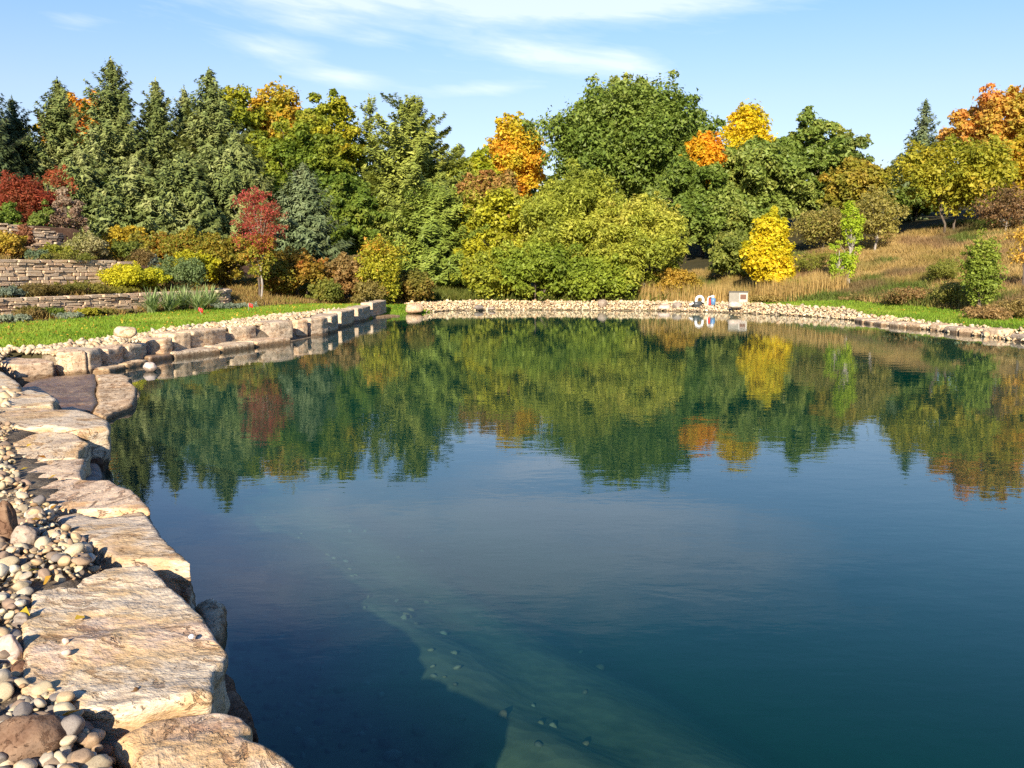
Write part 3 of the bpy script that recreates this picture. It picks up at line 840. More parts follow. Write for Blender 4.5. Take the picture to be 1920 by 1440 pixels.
# ------------------------------------------------------------------ terrace walls of flat stones
def brick_shape(seed):
    r = rs(seed); bm = bmesh.new(); bmesh.ops.create_cube(bm, size=1)
    for v in bm.verts: v.co += Vector(r.uniform(-.05, .05, 3))
    bmesh.ops.bevel(bm, geom=list(bm.edges), offset=.07, segments=1, affect='EDGES')
    for v in bm.verts: v.co += Vector(r.uniform(-.015, .015, 3))
    me = bpy.data.meshes.new('stone'); bm.to_mesh(me); bm.free(); me.materials.append(M['walling']); return me


BRK = [brick_shape(400 + k) for k in range(10)]


def terrace_wall(line, zb, zt, label, seed, name='dry_stone_wall'):
    """line: world points; zb, zt: base and top level at each point"""
    L = np.array(line, dtype=float); seg = np.linalg.norm(np.diff(L, axis=0), axis=1); cum = np.r_[0, np.cumsum(seg)]; tot = cum[-1]
    root = empty(name, (L[0][0], L[0][1], zb[0]), label, 'dry stone wall')
    def at(s):
        i = min(max(np.searchsorted(cum, s) - 1, 0), len(seg) - 1); t = (s - cum[i]) / seg[i]
        # smoothed direction
        d = L[i + 1] - L[i]; return L[i] + (L[i + 1] - L[i]) * t, math.atan2(d[1], d[0]), zb[i] + (zb[i + 1] - zb[i]) * t, zt[i] + (zt[i + 1] - zt[i]) * t
    r = rs(seed); z = 0.0; hmax = max(b - a for a, b in zip(zb, zt)); n = 0
    while z < hmax - .03:
        h = r.uniform(.05, .16); s = -r.uniform(0, .3); top = z + h >= hmax - .05
        while s < tot:
            l = r.uniform(.16, .75) * (1.25 if top else 1)
            s1 = min(s + l, tot); s0 = max(s, 0)
            if s1 - s0 > .08:
                m = (s0 + s1) / 2; p, a, b0, t0 = at(m)
                hh = t0 - b0; k = hh / hmax
                if k > .25:
                    hk = h * k * r.uniform(.9, .99); dpt = .3 + r.uniform(-.04, .04)
                    out = r.uniform(-.04, .04) + (.03 if top else 0)
                    o = bpy.data.objects.new('stone', BRK[int(r.integers(0, 10))]); C.objects.link(o); o.parent = root
                    nx, ny = math.sin(a), -math.cos(a)
                    o.location = (p[0] - root.location.x + nx * out, p[1] - root.location.y + ny * out, b0 + z * k + h * k / 2 - root.location.z + r.uniform(-.006, .006))
                    o.rotation_euler = (0, r.normal(0, .015), a + r.normal(0, .03)); o.scale = ((s1 - s0) * .95, dpt, hk * .99); n += 1
            s += l
        z += h
    # backing behind the stones
    bmv, f = [], []
    for i, p in enumerate(L):
        d = L[min(i + 1, len(L) - 1)] - L[max(i - 1, 0)]; d /= np.linalg.norm(d); nn = np.array([-d[1], d[0]])
        q0 = p + nn * .03 - root.location.xy; q1 = p + nn * .3 - root.location.xy
        bmv += [(*q0, zb[i] - .2 - root.location.z), (*q0, zt[i] - .06 - root.location.z), (*q1, zt[i] - .06 - root.location.z), (*q1, zb[i] - .2 - root.location.z)]
    for i in range(len(L) - 1):
        for k in range(4): f.append((i * 4 + k, i * 4 + (k + 1) % 4, i * 4 + 4 + (k + 1) % 4, i * 4 + 4 + k))
    add('backing', mesh_np('backing', bmv, f), root, M['backing'])
    return n


def arc(s_off, a0, a1, n, endcurve=True, bend=1.6):
    pts = [P0 + N_ * s_off + T_ * a for a in np.linspace(a0, a1, n)]
    if endcurve:
        for k in range(1, 7):
            th = k * .26; pts.append(pts[n - 1] + T_ * bend * math.sin(th) + N_ * bend * (1 - math.cos(th)))
    return pts


l1 = arc(0, -2.0, 10.2, 14); n1_ = len(l1)
terrace_wall(l1, [.66 + .02 * i / n1_ for i in range(n1_)], [1.28 + .12 * (i / n1_) for i in range(n1_)], 'lowest curved dry stone wall behind the sword leaved plants', 501)
l2 = arc(2.5, -2.5, 7.5, 12, True, 1.2); n2_ = len(l2)
terrace_wall(l2, [1.62] * n2_, [2.5] * 12 + [2.45, 2.4, 2.35, 2.3, 2.25, 2.2], 'middle dry stone wall of pale flat stones left of the yellow shrub', 502)
l3 = arc(7.0, -1.0, 7.5, 11, True, 1.8); n3_ = len(l3)
terrace_wall(l3, [2.98] * n3_, [4.12] * 8 + [4.05, 3.98, 3.9, 3.8, 3.7, 3.6, 3.55, 3.5, 3.45], 'topmost dry stone wall below the red sumacs', 503)

# ------------------------------------------------------------------ plants
def rand_dirs(r, n):
    d = r.normal(size=(n, 3)); return d / np.linalg.norm(d, axis=1)[:, None]


def kites(c, nrm, size, r, aspect=.6, tdir=None, bend=0.0, tri=False):
    """one four cornered leaf per centre"""
    n = len(c); nrm = nrm / (np.linalg.norm(nrm, axis=1)[:, None] + 1e-9)
    t = rand_dirs(r, n) if tdir is None else tdir
    t = t - nrm * (t * nrm).sum(1)[:, None]; t /= np.linalg.norm(t, axis=1)[:, None] + 1e-9
    b = np.cross(nrm, t); s = size[:, None]
    if tri:
        v = np.stack([c - t * s * .5 + b * s * aspect * .45, c + t * s * .62 - nrm * s * bend, c - t * s * .3 - b * s * aspect * .75], 1).reshape(-1, 3)
        return v, np.arange(3 * n).reshape(-1, 3)
    v = np.stack([c - t * s * .5, c + b * s * aspect * .5 + t * s * .05, c + t * s * .5 - nrm * s * bend, c - b * s * aspect * .5 + t * s * .05], 1).reshape(-1, 3)
    return v, np.arange(4 * n).reshape(-1, 4)


def palette(pts, pal, r, scale=.45, seed=0, spread=.5, hue=None):
    pal = np.array(pal, dtype=float) * [1.3, 1.2, 1.05]; n = len(pts)
    pal = pal * (1 + .32 * np.clip((.42 - pal.max(1)) / .3, 0, 1))[:, None]
    t = (fbm(pts, scale, 2, seed) - .5) * 1.5 + .5 if hue is None else hue
    t = t + .5 * (vnoise(pts, scale * 4.3, seed + 1) - .5)
    t = np.clip(t * (1 - spread * .5) + r.normal(0, .18, n) * spread + spread * .25, 0, .999) * (len(pal) - 1)
    i = t.astype(int); f = (t - i)[:, None]
    c = pal[i] * (1 - f) + pal[np.minimum(i + 1, len(pal) - 1)] * f
    return np.clip(c * r.uniform(.75, 1.25, (n, 1)), .003, .9)


def tube(path, rad, sides=6):
    path = np.asarray(path, dtype=float); n = len(path); vs = []
    for i in range(n):
        d = path[min(i + 1, n - 1)] - path[max(i - 1, 0)]; d /= np.linalg.norm(d) + 1e-9
        a = np.cross(d, [0.13, .97, .21]); a /= np.linalg.norm(a) + 1e-9; b = np.cross(d, a)
        for k in range(sides):
            th = 2 * math.pi * k / sides; vs.append(path[i] + (a * math.cos(th) + b * math.sin(th)) * rad[i])
    f = []
    for i in range(n - 1):
        for k in range(sides): f.append((i * sides + k, i * sides + (k + 1) % sides, (i + 1) * sides + (k + 1) % sides, (i + 1) * sides + k))
    return np.array(vs), np.array(f)


def limb(r, a, b, r0, r1, n=6, wob=.08):
    a, b = np.asarray(a, float), np.asarray(b, float); L = np.linalg.norm(b - a)
    t = np.linspace(0, 1, n)[:, None]; p = a + (b - a) * t; p[:, 2] += (np.sin(t[:, 0] * math.pi) * L * .06)
    p[1:-1] += r.normal(0, wob * L * .35, (n - 2, 3)); return tube(p, np.linspace(r0, r1, n))


TRIS = [0]; LPC = 1.62; LSZ = .70


def broadleaf(name, x, y, Ht, Rx, label, cat, pal, seed, hb=.15, nc=60, lpc=260, leaf=.3, rc=None, mat='leaf', shape='round', Ry=None, stems=1, bark='bark',
              pscale=.3, aspect=.62, group=None, droop=0.0, huefn=None, zbase=None, gaps=.0, tr=None, spread=.5):
    """tree or shrub: clumps of leaves through the crown, trunk and limbs reaching them"""
    r = rs(seed); zb = H1(x, y) - .05 if zbase is None else zbase
    nc0 = nc; rc0 = rc; nc = int(nc * 1.9); lpc = lpc * .56; rc = rc * .74 if rc else None
    root = empty(name, (x, y, zb), label, cat, group)
    Ry = Ry or Rx * .9; zc0 = Ht * hb; ch = Ht - zc0; rc = rc or min(Rx, ch) * (.34 if nc0 < 36 else .28 if nc0 < 60 else .23) * .74
    # clump centres
    cs = []; guard = 0
    while len(cs) < nc and guard < nc * 60:
        guard += 1
        d = rand_dirs(r, 1)[0]; rad = r.uniform(.1, 1) ** .36
        q = d * rad
        h = (q[2] + 1) / 2
        if shape == 'round': pr = 1.0
        elif shape == 'cone': pr = (1.12 - h) * 1.25
        elif shape == 'dome': q[2] = abs(q[2]) * 2 - 1 if q[2] < -.2 and r.uniform() < .7 else q[2]; h = (q[2] + 1) / 2; pr = 1.05
        elif shape == 'spread': pr = .75 + .45 * h
        elif shape == 'column': pr = 1.0
        az_ = math.atan2(q[1], q[0]); bump_ = 1 + .42 * (vnoise(np.array([[math.cos(az_) * 1.4, math.sin(az_) * 1.4, q[2] * 1.6]]), 1.6, seed)[0] - .5) * 2
        cr = rc * r.uniform(.5, 1.5)
        p = np.array([q[0] * (Rx - cr * .7) * pr * bump_, q[1] * (Ry - cr * .7) * pr * bump_, zc0 + cr * .6 + (ch - cr * 1.5) * h * (1 + .06 * (bump_ - 1) * 4)])
        if cs and min(np.linalg.norm(p - c[:3]) for c in cs) < rc * .55 and guard < nc * 30: continue
        cs.append(np.array([*p, cr]))
    cs = np.array(cs); mid_ = np.array([0, 0, zc0 + ch * .45]); ex = []
    for _ in range(int(nc * .55)):                     # sprigs standing out of the outline
        c = cs[int(r.integers(0, len(cs)))]; d = (c[:3] - mid_) / np.array([Rx, Ry, ch * .5]); L = np.linalg.norm(d) + 1e-6
        if L < .45: continue
        d = d / L + r.normal(0, .35, 3) + [0, 0, .25]; d /= np.linalg.norm(d); q = c[:3] + d * c[3] * r.uniform(.8, 1.25)
        if q[2] > .2: ex.append(np.array([*q, rc * r.uniform(.22, .5)]))
    if ex: cs = np.vstack([cs, ex])
    vs, nn, sz = [], [], []
    for c in cs:
        n = max(int(lpc * LPC * .9 * (c[3] / rc) ** 1.6), 6); d = rand_dirs(r, n)
        flip = (d[:, 2] < -.25) & (r.uniform(size=n) < .6); d[flip, 2] *= -1
        rr = c[3] * r.uniform(.45, 1.1, n) ** .6
        lump = .62 + .75 * fbm(c[:3] + d * c[3], 2.2 / c[3], 3, seed); lump = np.where(r.uniform(size=n) < .16, lump * r.uniform(1.0, 1.6, n), lump)
        p = c[:3] + d * (rr * lump)[:, None] * np.array([1, 1, .78]); p[:, 2] -= droop * rr * np.hypot(d[:, 0], d[:, 1])
        vs.append(p); nn.append(d * .7 + np.array([0, 0, .45]) + r.normal(0, .45, (n, 3))); sz.append(leaf * LSZ * r.uniform(.5, 1.3, n))
    P = np.vstack(vs); Nn = np.vstack(nn); sz = np.concatenate(sz)
    # stray sprigs breaking the outline
    k = P[:, 2] > .03; P, Nn, sz = P[k], Nn[k], sz[k]
    v, f = kites(P, Nn, sz * 1.3, r, aspect, bend=.15, tri=True)
    hue = None if huefn is None else huefn(P, r, Rx, Ht)
    col = palette(P, pal, r, pscale, seed, spread, hue)
    add('crown' if Ht > 2.6 else 'foliage', mesh_np('crown', v, f, col), root, M[mat]); TRIS[0] += len(f) * (f.shape[1] - 2)
    # trunk and limbs
    parts = []; tr = tr or max(Ht * .018, .012)
    for s in range(stems):
        a_ = 2 * math.pi * s / stems + r.uniform(0, 1); base = np.array([math.cos(a_), math.sin(a_), 0]) * (0 if stems == 1 else Rx * .12)
        topp = np.array([base[0] * 3 + r.normal(0, Rx * .08), base[1] * 3 + r.normal(0, Rx * .08), zc0 + ch * (.7 if stems == 1 else .55)])
        t = np.linspace(0, 1, 7)[:, None]; path = base + (topp - base) * t; path[1:-1] += r.normal(0, Rx * .03, (5, 3)) * [1, 1, 0]; path[0, 2] = -.15
        parts.append(tube(path, np.linspace(tr * 1.15, tr * .3, 7) / (1 if stems == 1 else 1.6), 7))
        near = cs[r.permutation(nc if nc < len(cs) else len(cs))[:max(5, int(min(len(cs), 26) / stems))]]
        for c in near:
            hh = np.clip((c[2] * .55) / topp[2], .12, .95); a0 = base + (topp - base) * hh
            rr_ = tr * (1.05 - hh) * .5 / (1 if stems == 1 else 1.4)
            parts.append(limb(r, a0, c[:3], max(rr_, tr * .14), tr * .05))
    v, f, _ = join_np(parts)
    add('trunk' if Ht > 2.6 else 'stem', mesh_np('trunk', v, f, smooth=True), root, M[bark]); TRIS[0] += len(f) * (f.shape[1] - 2)
    return root


def conifer(name, x, y, Ht, Rb, label, pal, seed, kind='spruce', hb=.03, leaf=.42, dens=1.0, group=None, top=.04, zbase=None, lean=0.0, cat='spruce', bare=0.0):
    r = rs(seed); zb = H1(x, y) - .05 if zbase is None else zbase
    root = empty(name, (x, y, zb), label, cat, group)
    C_, N2, S2, T2, trunk = [], [], [], [], []
    z = Ht * hb; gap = (.44 if kind == 'spruce' else .66) * max(Ht / 14, .5) / dens ** .5
    side_noise = r.uniform(0, 6.28)
    while z < Ht * .985:
        t = z / Ht
        prof = (1 - t) ** (.9 if kind == 'spruce' else .68) + .015
        if kind != 'spruce': prof *= (.78 + .42 * r.uniform())
        nb = int(r.integers(7, 11)) if kind == 'spruce' else int(r.integers(5, 8))
        a0 = r.uniform(0, 6.28)
        for k in range(nb):
            a = a0 + k * 6.283 / nb + r.normal(0, .18)
            L = Rb * 1.22 * prof * r.uniform(.55, 1.15) * (1 + .14 * math.sin(a * 2 + side_noise + z * .5))
            if r.uniform() < .07: L *= 1.22
            if t > .8: L *= r.uniform(.55, 1.25) * (.8 + .3 * (1 - t) / .2)
            if L < .1: L = .1
            up = (-.30 + .95 * t) if kind == 'spruce' else (.12 + .6 * t ** 2)
            n = max(int(L / .11), 3); s = np.linspace(.08 if kind == 'spruce' else .25, 1, n)
            dz = L * (up * s + (.26 if kind == 'spruce' else .16) * s ** 2.4)
            bx = np.c_[math.cos(a) * L * s, math.sin(a) * L * s, z + dz]
            side = np.array([-math.sin(a), math.cos(a), 0]); out = np.array([math.cos(a), math.sin(a), up * .6])
            w = .34 * L * (1 - s) * .9 + .04 + .12 * min(1, (1 - t) * 2.2) + (.1 * np.sin(s * 14 + a * 5)) * min(1, (1 - t) * 2)
            m = 6 if kind == 'spruce' else 8
            m = max(int(m * dens), 2)
            q = np.repeat(bx, m, 0); ww = np.repeat(w, m); u = r.uniform(-1, 1, len(q))
            q = q + side * (u * ww)[:, None] + np.c_[r.normal(0, .03, (len(q), 2)), r.normal(0, .05 if kind == 'spruce' else .13, len(q)) - .16 * np.abs(u) * ww * (1 if kind == 'spruce' else -.4)]
            td = out + side * u[:, None] * .9 + r.normal(0, .25, (len(q), 3)) + np.array([0, 0, .1 if kind == 'spruce' else .5])
            C_.append(q); T2.append(td); N2.append(np.array([0, 0, 1.0]) + out * .9 + r.normal(0, .4, (len(q), 3))); S2.append(leaf * (.6 + .4 * min(1, (1 - t) * 3)) * r.uniform(.55, 1.2, len(q)))
            if r.uniform() < .3: trunk.append(tube([(0, 0, z), bx[len(bx) // 2], bx[-1]], [.03 + .02 * (1 - t), .02, .008], 4))
        z += gap * r.uniform(.75, 1.2) * (1 if t < .85 else .6)
    # leader
    q = np.c_[np.zeros(14), np.zeros(14), np.linspace(Ht * .93, Ht * (1 + top * .5), 14)]
    C_.append(q); T2.append(np.tile([0, 0, 1.0], (14, 1)) + r.normal(0, .3, (14, 3))); N2.append(rand_dirs(r, 14)); S2.append(np.full(14, leaf * .7))
    P = np.vstack(C_); v, f = kites(P, np.vstack(N2), np.concatenate(S2), r, .36 if kind == 'spruce' else .32, np.vstack(T2), tri=True)
    rad = np.hypot(P[:, 0], P[:, 1])
    col = palette(P, pal, r, .6, seed, .55)
    add('crown', mesh_np('crown', v, f, col), root, M['needle']); TRIS[0] += len(f) * (f.shape[1] - 2)
    zz = np.linspace(-.2, Ht, 9); trunk.append(tube(np.c_[np.sin(zz * .5) * .04, np.cos(zz * .4) * .04, zz], np.linspace(Ht * .014, .012, 9), 7))
    v, f, _ = join_np(trunk); add('trunk', mesh_np('trunk', v, f, smooth=True), root, M['bark']); TRIS[0] += len(f) * (f.shape[1] - 2)
    return root


def place(px, top, Y, wpx):
    """(x, y, height, radius) of a plant whose middle is at px, whose top is at row top, at the distance Y"""
    x, _, zt = Wy(px, top, Y); zb = H1(x, Y) - .05
    d = proj(x, Y, zt)[2]; return x, Y, zt - zb, wpx / 2 / F * d


# palettes (leaf base colours)
GR_SPRUCE = [(.05, .075, .024), (.09, .122, .038), (.14, .172, .06), (.21, .235, .1)]
BL_SPRUCE = [(.05, .078, .038), (.09, .125, .062), (.14, .175, .095)]
PINE = [(.09, .12, .025), (.16, .20, .04), (.25, .28, .06)]
OAK = [(.055, .095, .015), (.095, .145, .026), (.15, .2, .045), (.26, .29, .07)]
OAKTOP = [(.06, .11, .02), (.14, .2, .03), (.3, .3, .05)]
MAPLEYG = [(.08, .12, .014), (.15, .19, .02), (.26, .28, .025), (.42, .34, .03)]
ORANGE = [(.22, .24, .03), (.4, .3, .03), (.52, .26, .03), (.54, .18, .04)]
YELLOW = [(.24, .28, .02), (.45, .42, .02), (.54, .44, .02), (.54, .34, .015)]
WILLOW = [(.12, .155, .025), (.24, .285, .042), (.36, .385, .065), (.46, .44, .11)]
YGREEN = [(.12, .17, .015), (.22, .27, .02), (.4, .4, .03), (.54, .42, .04)]
RUST = [(.12, .12, .03), (.26, .18, .05), (.38, .18, .06), (.42, .26, .06)]
CRIMSON = [(.12, .11, .03), (.26, .1, .05), (.3, .06, .05), (.44, .06, .09)]
HEDGE = [(.05, .08, .014), (.1, .13, .02), (.24, .18, .025), (.14, .17, .025), (.32, .15, .03), (.3, .25, .03)]


def leafmass(px, top, Y, wpx, label, pal, seed, name='broadleaf_tree', cat='tree', **kw):
    x, y, h, Rr = place(px, top, Y, wpx); kw.setdefault('Ry', min(Rr, 6))
    return broadleaf(name, x, y, h, Rr, label, cat, pal, seed, **kw)


SHARED = {}


def spr(px, top, Y, wpx, label, seed, pal=GR_SPRUCE, share=None, **kw):
    x, y, h, Rr = place(px, top, Y, wpx)
    if share in SHARED:                                # the same spruce turned and scaled: thing and parts copied
        src, h0, r0, kids = SHARED[share]
        o = src.copy(); C.objects.link(o); o.location = (x, y, H1(x, y) - .05); o.rotation_euler = (0, 0, seed * 1.7); o.scale = (Rr / r0, Rr / r0, h / h0); o['label'] = label
        for k in kids:
            c = k.copy(); C.objects.link(c); c.parent = o
        return o
    o = conifer(kw.pop('name', 'spruce_tree'), x, y, h, Rr, label, pal, seed, **kw)
    if share: SHARED[share] = (o, h, Rr, [k for k in C.objects if k.parent == o])
    return o



# --- back row, left
leafmass(10, 225, 84, 110, 'yellow and green tree glimpsed behind the spruces at the left edge', MAPLEYG, 601, nc=30, leaf=.4, lpc=150, group=None)
leafmass(155, 178, 92, 150, 'orange topped maple behind the spruces at the far left', ORANGE, 602, nc=50, leaf=.42, lpc=190, hb=.3, rc=1.5)
leafmass(440, 150, 92, 150, 'green maple with yellow tips between the spruces and the orange topped maple', MAPLEYG, 603, nc=50, leaf=.4, lpc=200)
leafmass(515, 150, 96, 110, 'maple with an orange patch on its top behind the left woods', [(.14, .18, .02), (.26, .26, .03), (.42, .28, .03), (.5, .24, .03)], 604, nc=60, leaf=.4, lpc=210, rc=1.5, hb=.3)
leafmass(600, 165, 84, 165, 'tall yellow green maple left of the white pine', MAPLEYG, 605, nc=75, leaf=.36, lpc=260, hb=.06)
leafmass(560, 215, 74, 170, 'olive green broadleaf tree in front of the tall maples', [(.05, .09, .012), (.11, .16, .02), (.2, .24, .03), (.32, .3, .04)], 606, nc=80, leaf=.32, lpc=260, hb=.03)
leafmass(640, 315, 66, 150, 'dark green broadleaf tree beside the white pine', [(.035, .07, .012), (.07, .12, .018), (.14, .19, .03), (.25, .26, .04)], 607, nc=70, leaf=.3, lpc=250, hb=.02)
spr(22, 185, 74, 150, 'dark spruce cut off by the left edge', 610, share=1, pal=[(.03, .05, .022), (.055, .08, .036), (.09, .12, .06)], dens=.8)
spr(-40, 120, 70, 150, 'tall dark spruce mostly outside the left edge', 609, share=1, pal=[(.03, .05, .022), (.055, .08, .036), (.09, .12, .06)], dens=.7)
spr(107, 150, 76, 180, 'spruce with a narrow tip left of the tallest spruce', 611, share=3)
spr(207, 112, 74, 215, 'tallest spruce, with a pale bare tip above the woods', 612, dens=1.15)
spr(291, 150, 76, 170, 'slim spruce just right of the tallest spruce', 613, share=2)
spr(345, 165, 80, 150, 'spruce with a ragged double tip between two pointed spruces', 614, share=2)
spr(392, 132, 74, 215, 'pointed spruce beside the yellow tipped maple', 615, share=3, dens=1.1)
spr(150, 285, 66, 170, 'shorter spruce in front, behind the burgundy shrub', 616, share=4)
spr(255, 300, 62, 200, 'shorter dark spruce above the orange hedge', 617, share=4, dens=1.1)
spr(345, 285, 63, 190, 'shorter spruce behind the small red tree', 618, share=5, dens=1.1)
spr(440, 250, 66, 180, 'grey green spruce behind the small red tree crown', 619, share=5, dens=1.1)
spr(568, 308, 56, 165, 'blue green young spruce behind the rust coloured hedge', 620, BL_SPRUCE, dens=1.1, leaf=.34)
spr(692, 182, 88, 120, 'thin topped pine between the maple and the white pine', 621, PINE, kind='pine', name='pine_tree', cat='pine', dens=.9)
spr(772, 188, 80, 270, 'big white pine with upswept plumes, left of the centre gap', 622, PINE, kind='pine', name='pine_tree', cat='pine', dens=1.35, leaf=.5)
spr(812, 350, 57, 185, 'low pine with flat tiers of boughs over dark gaps', 623, [(.07, .11, .02), (.13, .18, .03), (.2, .25, .05)], kind='pine', name='pine_tree', cat='pine', dens=1.5, leaf=.36)

# --- centre and right background
def hue_top(P, r, Rx, Ht): return np.clip(.15 + (P[:, 2] / Ht - .55) * 1.6 + .3 * (fbm(P, .4, 2, 3) - .5), 0, 1)
leafmass(968, 210, 120, 98, 'yellow orange maple rising over the rusty treetops', [(.22, .24, .03), (.42, .38, .03), (.52, .34, .03), (.54, .22, .03)], 630, nc=70, leaf=.48, lpc=200, hb=.2, rc=1.6, shape='dome')
leafmass(900, 280, 118, 100, 'yellow maple shoulder at the left foot of the yellow orange maple', YGREEN, 631, nc=34, leaf=.5, lpc=150)
leafmass(855, 278, 110, 90, 'small pale green tree in the gap beside the white pine', WILLOW, 632, nc=26, leaf=.45, lpc=140)
leafmass(1192, 138, 108, 330, 'giant round oak towering over the middle of the far shore', OAK, 633, nc=125, leaf=.46, lpc=420, rc=2.5, mat='glossleaf', hb=.1, Ry=9,
         huefn=lambda P, r, Rx, Ht: np.clip(.35 + .8 * (fbm(P, .25, 2, 5) - .5) + .75 * sstep(.82, 1.0, P[:, 2] / Ht), 0, 1))  # yellow sunlit top of the crown painted into the leaf colours
leafmass(1130, 150, 114, 150, 'yellowing oak top behind the giant oak', OAKTOP, 634, nc=45, leaf=.5, lpc=200, hb=.4)
leafmass(1272, 205, 110, 160, 'dark green oak shoulder at the right of the giant oak', OAK, 635, nc=60, leaf=.48, lpc=260, mat='glossleaf', Ry=6)
leafmass(1404, 194, 92, 96, 'bright yellow maple top between two oaks', YELLOW, 636, nc=80, leaf=.34, lpc=190, hb=.3, rc=1.1)
leafmass(1322, 247, 75.5, 74, 'small orange gold tree among dark oaks', [(.3, .28, .02), (.5, .36, .02), (.56, .3, .02), (.56, .24, .02)], 637, nc=55, leaf=.3, lpc=140, hb=.55, rc=.8)
leafmass(1418, 255, 78, 185, 'rounded dark oak under the bright yellow maple', OAK, 638, nc=95, leaf=.34, lpc=320, mat='glossleaf', hb=.05, Ry=5)
leafmass(1290, 290, 76, 130, 'dark oak left of the rounded oak, over a shaded hollow', OAK, 639, nc=70, leaf=.34, lpc=280, mat='glossleaf', hb=.22, Ry=4.5)
leafmass(1345, 350, 72, 160, 'low bushy oak above the shaded hollow', OAK, 648, nc=70, leaf=.32, lpc=270, mat='glossleaf', hb=.1, Ry=4)
leafmass(1530, 218, 84, 140, 'uneven topped oak right of the rounded oak', OAK, 640, nc=75, leaf=.38, lpc=280, mat='glossleaf', hb=.05, Ry=5)
leafmass(1590, 245, 88, 100, 'thin leaved grey green tree at the right flank of the oaks', [(.06, .1, .03), (.12, .17, .05), (.25, .25, .07)], 641, nc=44, leaf=.38, lpc=170)
leafmass(1610, 290, 74, 120, 'olive and rust tinted tree above the meadow', [(.1, .13, .02), (.2, .2, .03), (.34, .24, .04)], 642, nc=55, leaf=.32, lpc=200, hb=.1)
spr(1736, 190, 84, 80, 'slender pine tip above the right hillside', 643, BL_SPRUCE, kind='pine', name='pine_tree', cat='pine', dens=.8)
spr(1690, 290, 76, 110, 'dark young spruce at the foot of the slender pine', 644, BL_SPRUCE, dens=.8)
leafmass(1795, 248, 62, 225, 'wide yellow green tree with two bare trunks on the hillside', [(.1, .14, .02), (.2, .22, .025), (.32, .3, .03), (.42, .32, .04)], 645, nc=75, leaf=.27, lpc=130, hb=.2, stems=2, Ry=3.6, rc=.95, droop=.1, huefn=lambda P, r, Rx, Ht: np.clip(.45 + 1.2 * (fbm(P, .5, 2, 9) - .5), 0, 1))
leafmass(1885, 150, 70, 170, 'bright orange maple at the upper right corner of the woods', [(.24, .27, .04), (.38, .3, .05), (.52, .28, .07), (.55, .24, .09)], 646, nc=75, leaf=.3, lpc=210, hb=.3, Ry=5)
leafmass(1925, 240, 64, 110, 'orange and green tree cut off by the right edge', [(.16, .2, .02), (.4, .3, .03), (.58, .2, .04)], 647, nc=50, leaf=.28, lpc=200, hb=.15)
leafmass(1720, 345, 74, 110, 'dark green broadleaf behind the wide yellow green tree', OAK, 649, nc=40, leaf=.32, lpc=190)

# --- middle distance
leafmass(928, 305, 58, 175, 'rusty topped tree hung with yellow vine leaves at the far shore', [(.16, .19, .03), (.4, .4, .03), (.25, .29, .03), (.24, .17, .05), (.3, .15, .06)], 650, nc=95, leaf=.27, lpc=230, hb=.03, shape='column', Ry=3.6, bark='palebark',
         huefn=lambda P, r, Rx, Ht: np.clip(.3 + .7 * sstep(.62, .92, P[:, 2] / Ht) + .9 * (fbm(P, .5, 2, 9) - .5) - .15 * sstep(.3, .0, P[:, 2] / Ht), 0, 1))
leafmass(1085, 306, 54, 225, 'big rounded willow with pale olive leaves at the far shore', WILLOW, 651, nc=120, leaf=.24, lpc=270, hb=.02, Ry=4, shape='dome', stems=3, bark='palebark', aspect=.42, droop=.15)
leafmass(1195, 362, 51.5, 190, 'lower willow bush spreading right of the big rounded willow', WILLOW, 652, nc=95, leaf=.22, lpc=260, hb=.0, Ry=3.4, shape='dome', stems=3, bark='palebark', aspect=.42, droop=.15)
leafmass(1010, 440, 50.5, 160, 'green bush at the foot of the big rounded willow', [(.09, .14, .02), (.18, .24, .03), (.32, .35, .05)], 653, name='leafy_shrub', cat='shrub', nc=60, leaf=.2, lpc=220, hb=.0, Ry=2, shape='dome', stems=2)
leafmass(910, 470, 51, 120, 'olive bush with yellow leaves beside the dark pine gap', [(.07, .11, .015), (.2, .24, .03), (.42, .4, .03)], 654, name='leafy_shrub', cat='shrub', nc=45, leaf=.2, lpc=200, hb=.0, Ry=1.8, shape='dome', stems=2)
leafmass(1120, 470, 50.2, 170, 'low green bush hiding the stems of the willow', [(.09, .14, .02), (.19, .25, .03), (.34, .36, .05)], 655, name='leafy_shrub', cat='shrub', nc=60, leaf=.2, lpc=210, hb=.0, Ry=1.8, shape='dome')
leafmass(1447, 385, 51, 98, 'vivid yellow young maple beside the equipment box', YELLOW, 656, nc=62, leaf=.24, lpc=210, hb=.08, shape='cone', Ry=1.5, rc=.5, huefn=lambda P, r, Rx, Ht: np.clip(.15 + .5 * (1 - P[:, 2] / Ht) + .8 * (fbm(P, .8, 2, 9) - .5), 0, 1))
leafmass(1388, 430, 58, 105, 'olive shrub behind the equipment box', [(.07, .1, .03), (.14, .18, .04), (.25, .26, .06)], 657, name='leafy_shrub', cat='shrub', nc=50, leaf=.22, lpc=180, hb=.0, shape='dome')
leafmass(1272, 500, 50.5, 80, 'low orange shrub right of the willow bush', [(.14, .15, .03), (.3, .23, .04), (.4, .25, .04)], 658, name='leafy_shrub', cat='shrub', nc=34, leaf=.13, lpc=170, hb=.0, shape='dome', stems=3)
leafmass(1598, 372, 49, 46, 'thin lime green sapling on the meadow slope', [(.2, .32, .03), (.34, .42, .03)], 659, nc=34, leaf=.15, lpc=60, hb=.08, shape='column', Ry=.6, rc=.3, bark='palebark')
leafmass(1575, 440, 48.5, 40, 'lime green side shoot left of the thin sapling', [(.2, .32, .03), (.34, .42, .03)], 660, nc=18, leaf=.15, lpc=50, hb=.05, shape='column', Ry=.5, rc=.25, bark='palebark')
